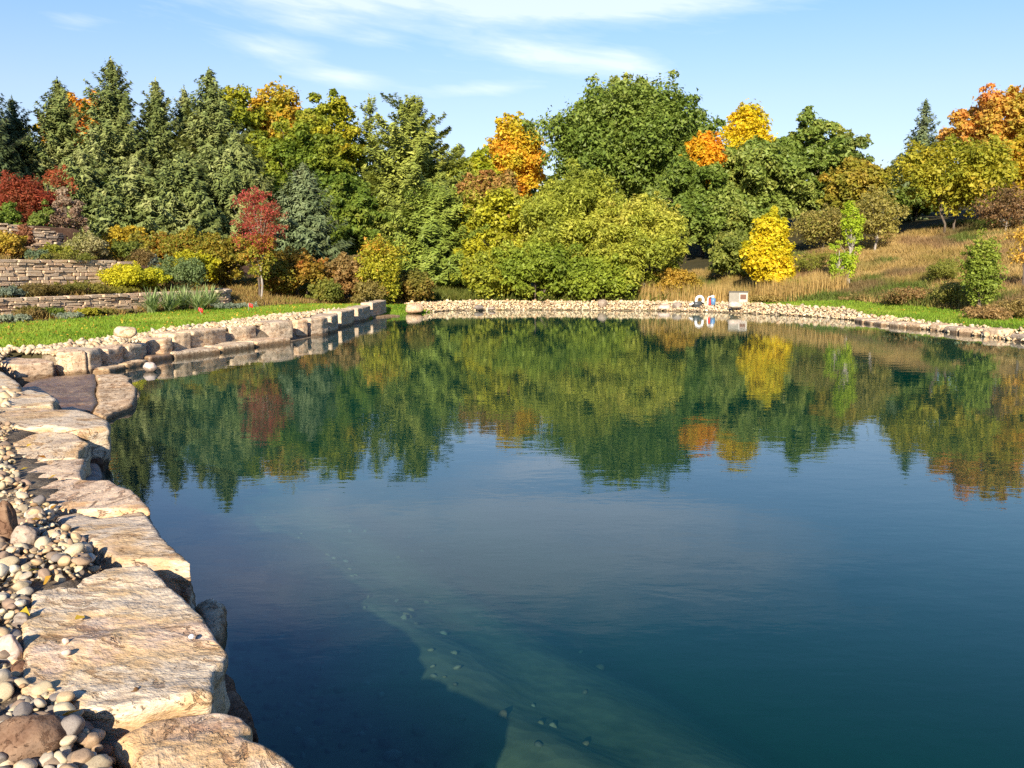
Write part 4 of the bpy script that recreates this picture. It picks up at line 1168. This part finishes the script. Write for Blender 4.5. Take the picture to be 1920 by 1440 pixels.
leafmass(1645, 350, 60, 110, 'brown leaved tree with a pale forked trunk on the slope', [(.12, .13, .04), (.22, .2, .06), (.27, .27, .06)], 661, nc=70, leaf=.18, lpc=45, hb=.16, rc=.6, spread=.9, bark='palebark')
leafmass(1545, 385, 66, 120, 'reddish brown scrub between the yellow maple and the sapling', [(.11, .12, .04), (.22, .19, .06), (.2, .24, .05)], 662, name='leafy_shrub', cat='shrub', nc=80, leaf=.18, lpc=50, rc=.6, spread=.9, hb=.0, shape='dome')
leafmass(1846, 425, 36, 78, 'small green tree alone on the grassy slope at the right', [(.1, .15, .025), (.19, .25, .04), (.3, .32, .05)], 663, nc=60, leaf=.11, lpc=80, hb=.1, shape='round', Ry=.8, rc=.32)
leafmass(1928, 400, 40, 70, 'half bare branch with orange leaves at the right edge', [(.45, .2, .08), (.5, .35, .06), (.3, .3, .05)], 664, nc=16, leaf=.13, lpc=45, hb=.2, Ry=.8, rc=.35)
leafmass(1890, 345, 58, 120, 'reddish brown leafless looking tree behind the hillside grass', [(.1, .08, .04), (.18, .11, .06), (.22, .18, .06)], 665, nc=60, leaf=.17, lpc=40, rc=.55, spread=.9, hb=.1, bark='palebark')

# --- left garden
leafmass(482, 345, 42.5, 104, 'small slender tree with crimson leaves and a thin pale trunk', CRIMSON, 670, nc=85, leaf=.11, lpc=55, hb=.34, Ry=1.1, rc=.28, tr=.05, bark='palebark', aspect=.35, spread=.9,
         huefn=lambda P, r, Rx, Ht: np.clip(.55 + .9 * (fbm(P, 1.1, 2, 9) - .5) + .25 * sstep(.4, .9, P[:, 2] / Ht), 0, 1))
leafmass(482, 430, 42.6, 74, 'green and orange lower leaves around the stem of the crimson tree', [(.07, .12, .015), (.13, .18, .02), (.2, .2, .03), (.5, .18, .03)], 671, name='leafy_shrub', cat='shrub', nc=26, leaf=.13, lpc=110, hb=.3, Ry=.8, rc=.3)
leafmass(30, 318, 50, 150, 'dark red sumac at the left edge above the topmost wall', [(.1, .05, .02), (.24, .05, .03), (.36, .08, .04)], 672, name='sumac_shrub', cat='shrub', nc=54, leaf=.22, lpc=150, hb=.2, aspect=.3, Ry=2, droop=.4)
leafmass(85, 305, 52, 90, 'tall red sumac in front of the left spruces', [(.1, .07, .025), (.2, .06, .03), (.34, .09, .035)], 673, name='sumac_shrub', cat='shrub', nc=26, leaf=.22, lpc=140, hb=.2, aspect=.3, Ry=1.6, droop=.4)
leafmass(122, 345, 49, 66, 'burgundy shrub with whitish seed heads over the topmost wall', [(.12, .05, .04), (.22, .15, .12), (.32, .27, .22)], 674, name='leafy_shrub', cat='shrub', nc=26, leaf=.14, lpc=150, hb=.05, Ry=1.2)
leafmass(76, 372, 47, 56, 'round green bush on the topmost terrace', [(.05, .09, .02), (.1, .15, .03), (.2, .24, .06)], 675, name='leafy_shrub', cat='shrub', nc=26, leaf=.13, lpc=150, hb=.0, shape='dome', Ry=1.0)
leafmass(14, 368, 47, 56, 'green bush at the left edge on the topmost terrace', [(.05, .1, .02), (.12, .18, .03), (.24, .27, .06)], 676, name='leafy_shrub', cat='shrub', nc=26, leaf=.13, lpc=150, hb=.0, shape='dome', Ry=1.0)
HG = 'shrubs of the autumn hedge'
for i, (px, tp, Y, w, lab, pal) in enumerate([
    (235, 412, 52, 90, 'yellow ochre shrub at the left end of the autumn hedge', [(.1, .11, .02), (.28, .24, .03), (.42, .32, .03)]),
    (292, 432, 50, 90, 'yellow and orange shrub in the hedge behind the yellow terrace shrub', HEDGE),
    (350, 428, 49, 100, 'orange tinted shrub above the dark green terrace shrub', HEDGE),
    (415, 436, 47, 100, 'yellow and red speckled shrub left of the crimson tree', HEDGE),
    (360, 468, 45, 90, 'bright yellow shrub behind the dark green terrace shrub', [(.16, .2, .015), (.4, .38, .02), (.5, .4, .03)]),
    (560, 460, 46, 140, 'rust red and green hedge shrub right of the crimson tree', [(.06, .09, .014), (.14, .14, .02), (.26, .17, .03), (.32, .11, .03)]),
    (520, 482, 45, 60, 'green and rust hedge shrub at the foot of the crimson tree', HEDGE),
    (650, 470, 47, 90, 'greyish brown thin shrub left of the speckled yellow shrub', [(.1, .1, .04), (.2, .15, .06), (.28, .15, .06)])]):
    leafmass(px, tp, Y, w, lab, pal, 680 + i, name='hedge_shrub', cat='shrub', nc=42, leaf=.15, lpc=170, hb=.0, shape='dome', Ry=1.3, group=HG, stems=3, rc=.42)
leafmass(716, 440, 46.5, 92, 'speckled yellow green shrub with an orange patch near the far shore', [(.08, .12, .02), (.18, .22, .025), (.36, .36, .03), (.24, .26, .03), (.5, .27, .04)], 690, name='leafy_shrub', cat='shrub', nc=58, leaf=.17, lpc=85, aspect=.45, spread=.9, hb=.02, Ry=1.4, stems=3, bark='palebark', rc=.5)
leafmass(775, 500, 48.5, 80, 'low reddish green undergrowth beside the dark pine gap', [(.06, .09, .02), (.15, .14, .03), (.26, .14, .05)], 691, name='leafy_shrub', cat='shrub', nc=36, leaf=.15, lpc=150, hb=.0, shape='dome', Ry=1.2, rc=.4)
leafmass(690, 520, 45.6, 60, 'grey brown twiggy bush beside the far end of the lawn', [(.1, .1, .04), (.17, .15, .05), (.25, .2, .06)], 692, name='leafy_shrub', cat='shrub', nc=26, leaf=.12, lpc=110, hb=.0, shape='dome', Ry=.9, stems=4, bark='palebark', rc=.3)
leafmass(610, 520, 44.5, 70, 'grey green low bush behind the end of the lawn', [(.06, .09, .02), (.13, .15, .03), (.24, .19, .04)], 693, name='leafy_shrub', cat='shrub', nc=26, leaf=.12, lpc=120, hb=.0, shape='dome', Ry=.9, rc=.3)


for i, (px, tp, Y, w, lab, pal) in enumerate([
    (1520, 470, 56, 90, 'olive green scrub right of the vivid yellow maple', [(.08, .1, .02), (.16, .18, .03), (.24, .24, .05)]),
    (1500, 520, 50, 70, 'low green weeds at the foot of the meadow slope', [(.08, .12, .02), (.18, .22, .03), (.28, .26, .06)]),
    (1610, 562, 44.5, 70, 'dark bramble clump at the edge of the right lawn', [(.1, .09, .03), (.2, .15, .06), (.3, .21, .1)]),
    (1440, 552, 49, 80, 'tan and green weeds under the vivid yellow maple', [(.12, .14, .03), (.28, .22, .08), (.36, .28, .1)]),
    (1700, 535, 41, 80, 'rust and green weeds on the slope above the right lawn', [(.12, .12, .04), (.26, .16, .08), (.2, .2, .05)]),
    (1790, 520, 38.5, 56, 'olive bramble left of the small lone tree', [(.1, .12, .03), (.2, .2, .05), (.28, .24, .08)]),
    (1770, 480, 44, 50, 'small yellow green bush halfway up the grassy slope', [(.12, .14, .03), (.24, .26, .05)]),
    (1905, 555, 34, 80, 'brown and green bramble at the right edge of the slope', [(.12, .11, .04), (.26, .2, .08), (.24, .22, .06)]),
    (1850, 572, 33.5, 70, 'low reddish weeds at the top of the right lawn', [(.16, .12, .05), (.28, .19, .09), (.36, .27, .12)])]):
    leafmass(px, tp, Y, w, lab, pal, 770 + i, name='hillside_shrub', cat='shrub', nc=34, leaf=.13, lpc=70, hb=.0, shape='dome', Ry=1.2, stems=4, rc=.32, spread=.9, aspect=.3)


def low(px, top, base, wpx, s_off, label, pal, seed, name='garden_shrub', cat='shrub', **kw):
    """plant in the terraces: placed s_off metres behind the lowest wall, at the picture column px"""
    x0, y0, w0 = ray(px, 500)
    # intersect the column with the line s = s_off
    k = x0 / y0; A = P0 + N_ * s_off
    # (A + T a): x = k y
    a = (k * A[1] - A[0]) / (T_[0] - k * T_[1]); p = A + T_ * a
    zb = H1(*p); d = proj(p[0], p[1], zb)[2]; zt = Wy(px, top, p[1])[2]
    h = max(zt - zb + .04, .2); kw.setdefault('leaf', .09); kw.setdefault('nc', 22); kw.setdefault('lpc', 120)
    return broadleaf(name, p[0], p[1], h, wpx / 2 / F * d, label, cat, pal, seed, hb=.0, shape='dome', Ry=min(wpx / 2 / F * d, .9), stems=3, **kw)


low(232, 490, 530, 96, 1.3, 'bright yellow green shrub between the two lower walls', [(.2, .26, .02), (.42, .44, .03), (.55, .5, .03)], 701, nc=40)
low(285, 497, 530, 60, 1.1, 'yellow green shrub merging into the dark green terrace shrub', [(.14, .22, .02), (.34, .4, .03), (.5, .46, .03)], 702, nc=26)
low(340, 478, 536, 100, 1.0, 'rounded blue green shrub on the end of the lowest terrace', [(.05, .085, .04), (.09, .14, .06), (.16, .21, .09)], 703, nc=44)
low(150, 526, 550, 110, .9, 'low heathery clump on the lowest terrace', [(.07, .08, .02), (.14, .14, .03), (.2, .17, .04)], 704, leaf=.06)
low(70, 528, 550, 90, .9, 'dark reddish clump at the left of the lowest terrace', [(.05, .06, .02), (.1, .08, .03), (.14, .12, .03)], 705, leaf=.06)
low(10, 535, 552, 50, .8, 'blue grey juniper at the left edge of the lowest terrace', [(.1, .14, .12), (.2, .25, .21)], 706, leaf=.06)
low(215, 535, 552, 80, .7, 'low olive clump beneath the bright yellow green shrub', [(.1, .11, .02), (.19, .18, .03)], 707, leaf=.06)
low(18, 430, 480, 60, 4.6, 'tall brown and yellow perennial clump before the topmost wall', [(.12, .12, .02), (.34, .28, .04), (.28, .12, .06)], 708, leaf=.11, nc=30)
low(48, 420, 480, 40, 4.9, 'upright reddish brown seed stalk clump before the topmost wall', [(.16, .07, .045), (.28, .15, .09)], 709, leaf=.1)
low(165, 432, 478, 70, 4.4, 'green perennial clump with pale seed heads before the topmost wall', [(.08, .12, .03), (.18, .2, .06), (.34, .32, .2)], 710, leaf=.09, nc=30)
low(105, 455, 485, 60, 4.2, 'yellow green grassy clump on the middle terrace', [(.12, .15, .02), (.28, .28, .04)], 711)
low(72, 465, 485, 46, 3.6, 'blue green low clump on the middle terrace', [(.06, .1, .06), (.14, .19, .12)], 712, leaf=.06)
low(235, 445, 485, 60, 4.0, 'dark green mounded clump at the right of the middle terrace', [(.05, .08, .02), (.12, .15, .03)], 713)
low(265, 462, 488, 60, 3.4, 'brown heather like clump at the end of the middle wall', [(.12, .09, .04), (.2, .15, .06)], 714, leaf=.06)
low(283, 470, 490, 34, 3.2, 'small silver blue mound beside the heather like clump', [(.13, .17, .15), (.24, .28, .25)], 715, leaf=.05)
low(130, 470, 492, 130, 3.0, 'low green ground cover along the top of the middle wall', [(.06, .09, .02), (.14, .15, .03), (.2, .17, .05)], 716, leaf=.06)
low(18, 587, 612, 60, -1.7, 'silver blue juniper mound at the left edge beside the lawn', [(.10, .14, .11), (.2, .25, .2), (.28, .32, .27)], 717, leaf=.06, nc=30)
low(124, 584, 605, 54, -1.7, 'silver blue juniper mound on the dark mulch beside the lawn', [(.10, .14, .11), (.2, .25, .2), (.28, .32, .27)], 718, leaf=.06, nc=30)
low(418, 566, 584, 66, -1.3, 'silver blue juniper at the right of the sword leaved plants', [(.10, .14, .11), (.2, .25, .2), (.28, .32, .27)], 719, leaf=.06, nc=30)
low(462, 566, 582, 44, -1.1, 'silver blue juniper beside the red marker flag', [(.10, .14, .11), (.2, .25, .2), (.28, .32, .27)], 720, leaf=.06)
low(50, 572, 600, 80, -.9, 'reddish low shrub along the foot of the lowest wall at the left', [(.06, .07, .02), (.14, .1, .04), (.12, .15, .03)], 721, leaf=.07)
low(95, 574, 600, 50, -1.0, 'small green shrub between the two juniper mounds', [(.06, .1, .02), (.14, .19, .03)], 722, leaf=.07)
low(160, 575, 604, 44, -1.3, 'yellow green low shrub right of the juniper mound', [(.1, .13, .02), (.34, .32, .03)], 723, leaf=.07)
low(190, 576, 604, 50, -1.1, 'olive low shrub on the mulch beneath the lowest wall', [(.08, .1, .02), (.2, .18, .04)], 724, leaf=.07)
low(230, 578, 600, 50, -1.0, 'grey brown low shrub beside the sword leaved plants', [(.1, .09, .05), (.2, .18, .08)], 725, leaf=.07)
low(255, 435, 470, 60, 6.0, 'olive bush beyond the end of the topmost wall', [(.1, .12, .02), (.26, .24, .04)], 726, leaf=.1)


def sword_plant(px, base, label, seed, h=.75):
    x, y = G(px, base, .56); root = empty('sword_leaved_plant', (x, y, H1(x, y)), label, 'yucca', 'sword leaved plants beside the lawn')
    r = rs(seed); V, Fc = [], []; n = 0; col = []
    for k in range(95):
        a = r.uniform(0, 6.28); lean = r.uniform(.05, 1.15); L = h * r.uniform(.75, 1.15); w = r.uniform(.022, .036)
        d = np.array([math.cos(a), math.sin(a), 0]); sd_ = np.array([-d[1], d[0], 0]); p = d * .04 + sd_ * r.normal(0, .06)
        c = np.array([(.2, .28, .1), (.3, .38, .15), (.42, .48, .24)][int(r.integers(0, 3))])
        ang = math.pi / 2 - lean * .7
        for s in range(5):
            ws = w * [.7, 1, .9, .6, .05][s]; V += [p - sd_ * ws, p + sd_ * ws]
            if s < 4:
                Fc.append((n + s * 2, n + s * 2 + 1, n + s * 2 + 3, n + s * 2 + 2)); col.append(c * r.uniform(.8, 1.2))
            p = p + (d * math.cos(ang) + np.array([0, 0, math.sin(ang)])) * L / 4; ang -= .06 + .22 * lean * r.uniform(.5, 1.2)
        n += 10
    add('foliage', mesh_np('foliage', np.array(V), np.array(Fc), np.array(col)), root, M['blade'])


for i, (px, b, lab) in enumerate([(285, 590, 'sword leaved plant, leftmost of the clump under the lowest wall'), (318, 588, 'sword leaved plant in the clump, second from its left end'), (345, 585, 'sword leaved plant in the middle of the clump'),
                                  (372, 586, 'sword leaved plant behind the fallen red marker flag'), (392, 581, 'sword leaved plant nearest the silver blue juniper')]):
    sword_plant(px, b, lab, 730 + i, .95)


def flag(px, base, top, label, tiltv, seed):
    x, y = G(px, base, .56); root = empty('marker_flag', (x, y, H1(x, y)), label, 'marker flag', 'small red marker flags')
    h = (base - top) / F * proj(x, y, .7)[2]
    v, f = tube([(0, 0, -.05), (tiltv * .5, 0, h * .5), (tiltv, 0, h)], [.006] * 3, 5); add('stake', mesh_np('stake', v, f), root, M['wire'])
    w = .16; V = []; Fq = []
    for i in range(4):
        for k in range(3): V.append((tiltv + i / 3 * w, .02 * math.sin(i * 2), h - k * .07 - .02 * i))
    for i in range(3):
        for k in range(2): a = i * 3 + k; Fq.append((a, a + 1, a + 4, a + 3))
    me = mesh_np('cloth', V, Fq); o = add('cloth', me, root, M['red']); md = o.modifiers.new('t', 'SOLIDIFY'); md.thickness = .004


flag(466, 584, 568, 'small red marker flag standing in the silver blue juniper', 0.02, 1)
flag(379, 592, 576, 'small red marker flag leaning before the sword leaved plants', -0.12, 2)

# ------------------------------------------------------------------ grass, meadow, reeds
def blades(P, z, h, w, r, pal, lean=.35, pscale=.4, seed=0):
    n = len(P); a = r.uniform(0, math.pi, n); s = np.c_[np.cos(a), np.sin(a), np.zeros(n)] * (w / 2)[:, None]
    b = np.c_[P, z]; tip = b + np.c_[r.normal(0, lean, (n, 2)) * h[:, None], h]
    v = np.stack([b - s, b + s, tip], 1).reshape(-1, 3)
    col = palette(np.c_[P, z], pal, r, pscale, seed, .6)
    return v, np.arange(3 * n).reshape(-1, 3), col


def lawn_grass():
    r = rs(88); out = []
    for poly, n in ((LAWN_L, 85000), (LAWN_R, 42000)):
        A = np.array(poly); P = r.uniform(A.min(0), A.max(0), (int(n * 2.4), 2)); P = P[inpoly(P, poly)][:n] + r.normal(0, .1, (min(n, int(inpoly(P, poly).sum())), 2))
        z, _ = Hf(P); d = P[:, 1]
        out.append(blades(P, z - .01, r.uniform(.05, .12, len(P)), .012 + d * .0006, r, [(.07, .14, .012), (.12, .21, .02), (.17, .26, .03), (.24, .29, .05)], .3, .5, 3))
    v, f, c = join_np(out)
    tag(add('grass', mesh_np('grass', v, f, c), mat=M['blade']), 'short bright green mown grass of the lawns beside the shores', 'grass', kind='stuff'); TRIS[0] += len(f)


lawn_grass()


def meadow():
    r = rs(89)
    P = r.uniform([4, 27], [34, 66], (290000, 2)); z, sd = Hf(P); sR = (P - RF0) @ RN
    ok = (sd > 1.8) & ~inpoly(P, LAWN_R) & ((sR > -.6) | (P[:, 1] > 46)) & (P[:, 0] / P[:, 1] < .64) & (P[:, 0] / P[:, 1] > .1)
    ok &= r.uniform(size=len(P)) < (.35 + .9 * fbm(P, .8, 2, 6))
    P, z, sR = P[ok], z[ok], sR[ok]
    tuft = fbm(P, .9, 3, 12); h = (.18 + .75 * np.clip(tuft - .3, 0, 1)) * r.uniform(.6, 1.2, len(P))
    v, f, c = blades(P, z - .02, h, .012 + P[:, 1] * .0008, r, [(.12, .12, .03), (.22, .17, .06), (.36, .27, .12), (.46, .36, .18)], .45, .35, 5)
    # greener and ruddier patches
    g1 = sstep(.55, .7, fbm(P, .3, 2, 21))[:, None]; c = c * (1 - g1) + np.array([.12, .16, .03]) * g1 * r.uniform(.7, 1.3, (len(P), 1))
    g2 = sstep(.55, .68, fbm(P, .35, 2, 31))[:, None]; c = c * (1 - g2 * .7) + np.array([.24, .14, .08]) * g2 * .7
    tag(add('meadow_grass', mesh_np('meadow_grass', v, f, c), mat=M['blade']), 'long dry tan and rusty grass on the right hillside', 'grass', kind='stuff'); TRIS[0] += len(f)
    # reeds behind the far shore
    P = r.uniform([7.0, 47.2], [17.5, 51.5], (9000, 2)); z, sd = Hf(P)
    ok = (sd > 1.8) & ~inpoly(P, LAWN_R) & (P[:, 1] < 52 - .25 * (P[:, 0] - 7)); P, z = P[ok], z[ok]
    v, f, c = blades(P, z, r.uniform(.5, 1.25, len(P)), r.uniform(.03, .055, len(P)), r, [(.14, .15, .035), (.3, .22, .09), (.42, .32, .14)], .1, .5, 6)
    tag(add('reeds', mesh_np('reeds', v, f, c), mat=M['blade']), 'tan and green reeds behind the equipment box on the far shore', 'reeds', kind='stuff'); TRIS[0] += len(f)
    # heathery ground cover under the hedge and beds
    P = r.uniform([-24, 22], [-2, 56], (120000, 2)); z, sd = Hf(P); s = (P - P0) @ N_; a = (P - P0) @ T_
    ok = (sd > 2.2) & ~inpoly(P, LAWN_L) & (((s > -2.8) & (s < -.3) & (a > 7)) | ((a > 9.5) & (s > -5) & (s < 9)) | ((s > .4) & (s < 2.3)) | ((s > 2.9) & (s < 6.7)) | ((s > -1.6) & (s < -.3)))
    ok &= fbm(P, 1.2, 2, 14) > .42
    P, z = P[ok], z[ok]
    v, f, c = blades(P, z - .01, r.uniform(.08, .3, len(P)), np.full(len(P), .05), r, [(.07, .08, .02), (.15, .12, .04), (.22, .15, .06), (.12, .15, .03)], .5, .6, 7)
    tag(add('ground_cover', mesh_np('ground_cover', v, f, c), mat=M['blade']), 'low heathery ground cover in the garden beds', 'ground cover', kind='stuff'); TRIS[0] += len(f)
    # undergrowth along the foot of the woods
    P = r.uniform([-14, 49.4], [12, 60], (60000, 2)); z, sd = Hf(P); k = sd > 1.7 + .5 * r.uniform(size=len(P)); P, z = P[k], z[k]
    v, f, c = blades(P, z, r.uniform(.15, .7, len(P)), np.full(len(P), .1), r, [(.03, .05, .012), (.08, .1, .02), (.14, .13, .04)], .6, .5, 8)
    tag(add('undergrowth', mesh_np('undergrowth', v, f, c), mat=M['blade']), 'dark low undergrowth at the foot of the woods', 'undergrowth', kind='stuff'); TRIS[0] += len(f)


meadow()

def fallen_leaves():
    r = rs(93); P = np.vstack([r.uniform([-16, 19], [-5, 46], (2600, 2)), r.uniform([8, 24], [22, 51], (1600, 2)), r.uniform([-9, 42], [12, 52], (900, 2)), r.uniform([-5, 3], [-1, 12], (120, 2))])
    z, sd = Hf(P); ok = (sd > .5); P, z = P[ok], z[ok]; n = len(P)
    lift = np.where(inpoly(P, LAWN_L) | inpoly(P, LAWN_R), .09, .06)
    v, f = kites(np.c_[P, z + lift], np.array([0, 0, 1.0]) + r.normal(0, .35, (n, 3)), r.uniform(.05, .1, n), r, .7, bend=.2)
    c = palette(np.c_[P, z], [(.2, .1, .03), (.4, .24, .04), (.5, .4, .05), (.45, .18, .04)], r, 1.0, 4, .9)
    tag(add('fallen_leaves', mesh_np('fallen_leaves', v, f, c), mat=M['leaf']), 'scattered yellow and brown fallen leaves on the lawns and pebbles', 'fallen leaves', kind='stuff')


fallen_leaves()

# far woods that close the gaps between the trees one can tell apart
def far_woods():
    r = rs(95); parts = []
    for i in range(46):
        a = -36 + 72 * i / 45 + r.uniform(-.6, .6); D = r.uniform(125, 150); x = math.sin(R(a)) * D; y = math.cos(R(a)) * D
        hgt = r.uniform(14, 17.5) + (2 if a < -8 else 0); n = 1200
        d = rand_dirs(r, n); P = np.c_[x + d[:, 0] * 6.5, y + d[:, 1] * 5, 1 + hgt * .5 + d[:, 2] * hgt * .52]
        P += (fbm(P, .4, 2, i) - .5)[:, None] * 2.5
        v, f = kites(P, d + r.normal(0, .4, (n, 3)), r.uniform(.5, 1.2, n), r, .7, tri=True)
        c = palette(P, [OAK, MAPLEYG, OAK, OAKTOP, GR_SPRUCE][int(r.integers(0, 5))], r, .2, i); parts.append((v, f, c))
    v, f, c = join_np(parts)
    tag(add('far_woods', mesh_np('far_woods', v, f, c), mat=M['leaf']), 'far woods showing in the gaps behind the nearer trees', 'woods', kind='stuff'); TRIS[0] += len(f) * (f.shape[1] - 2)


far_woods()

# ------------------------------------------------------------------ equipment on the far shore
def boxmesh(name, sx, sy, sz, bev=.01):
    bm = bmesh.new(); bmesh.ops.create_cube(bm, size=1)
    for v in bm.verts: v.co = Vector((v.co.x * sx, v.co.y * sy, (v.co.z + .5) * sz))
    if bev: bmesh.ops.bevel(bm, geom=list(bm.edges), offset=bev, segments=2, affect='EDGES')
    me = bpy.data.meshes.new(name); bm.to_mesh(me); bm.free(); return me


def equipment():
    x, Y = Wy(1384, 575, 47.6)[0], 47.6; z = H1(x, Y)
    root = empty('equipment_box', (x, Y, z - .02), 'beige equipment box with a dark lid and a brown vent on its right panel', 'equipment box', rz=R(-14))
    add('body', boxmesh('body', .94, .74, .64), root, M['beige'])
    o = add('lid', boxmesh('lid', .99, .79, .05), root, M['darklid'], (0, 0, .642))
    p = add('side_panel', boxmesh('side_panel', .43, .03, .6), root, M['litpanel'], (.245, -.386, .02)); p['label'] = 'right front panel, brighter light put into its colour'
    v = add('vent', boxmesh('vent', .3, .015, .25), p, M['rustvent'], (0, -.022, .27))
    for k in range(6):
        s = add('slat', boxmesh('slat', .28, .02, .018, .003), p, M['rustvent'], (0, -.036, .295 + k * .038)); s.rotation_euler = (.5, 0, 0)
    # pump with a white hose
    x, Y = Wy(1309, 573, 47.4)[0], 47.4; z = H1(x, Y) + .02
    root = empty('water_pump', (x, Y, z), 'dark pump under a thick white hose loop on the far shore', 'pump', rz=R(15))
    th = np.linspace(-.6, 3.5, 16); path = np.c_[np.cos(th) * .2 + .03, np.zeros(16) - .1, np.sin(th) * .2 + .36]
    v_, f_ = tube(path, [.07] * 16, 10); add('hose', mesh_np('hose', v_, f_, smooth=True), root, M['white'])
    v_, f_ = tube([(-.26, 0, .16), (-.24, 0, .16), (.14, 0, .16), (.16, 0, .16)], [.08, .15, .15, .07], 14); add('motor', mesh_np('motor', v_, f_, smooth=True), root, M['darkmetal'])
    v_, f_ = tube([(-.3, -.02, .2), (-.5, -.06, .14)], [.05, .05], 8); add('inlet_pipe', mesh_np('inlet_pipe', v_, f_, smooth=True), root, M['white'])
    add('base', boxmesh('base', .5, .26, .05), root, M['darkmetal'])
    v_, f_ = tube([(.12, -.06, .0), (.12, -.06, .14)], [.06, .05], 8); add('fitting', mesh_np('fitting', v_, f_, smooth=True), root, M['white'])
    # filter canister
    x, Y = Wy(1334, 573, 47.4)[0], 47.4; z = H1(x, Y) + .02
    root = empty('filter_canister', (x, Y, z), 'blue canister with white valve and red side tank, right of the pump', 'filter', rz=0)
    def cyl(nm, p, rad, m): v_, f_ = tube(p, rad, 12); add(nm, mesh_np(nm, v_, f_, smooth=True), root, M[m])
    cyl('canister', [(.08, 0, 0), (.08, 0, .02), (.08, 0, .34), (.08, 0, .38)], [.02, .13, .13, .04], 'blueplastic')
    cyl('valve', [(.06, 0, .37), (.06, 0, .4), (.06, 0, .5), (.06, 0, .52)], [.04, .08, .08, .02], 'white')
    cyl('side_tank', [(-.1, .02, 0), (-.1, .02, .3), (-.1, .02, .33)], [.06, .06, .02], 'red')
    cyl('pipe', [(-.2, -.02, 0), (-.2, -.02, .36), (-.14, -.02, .44), (.04, -.02, .46)], [.03, .03, .03, .03], 'white')


equipment()
print('TRIS', TRIS[0], 'objects', len(C.objects))
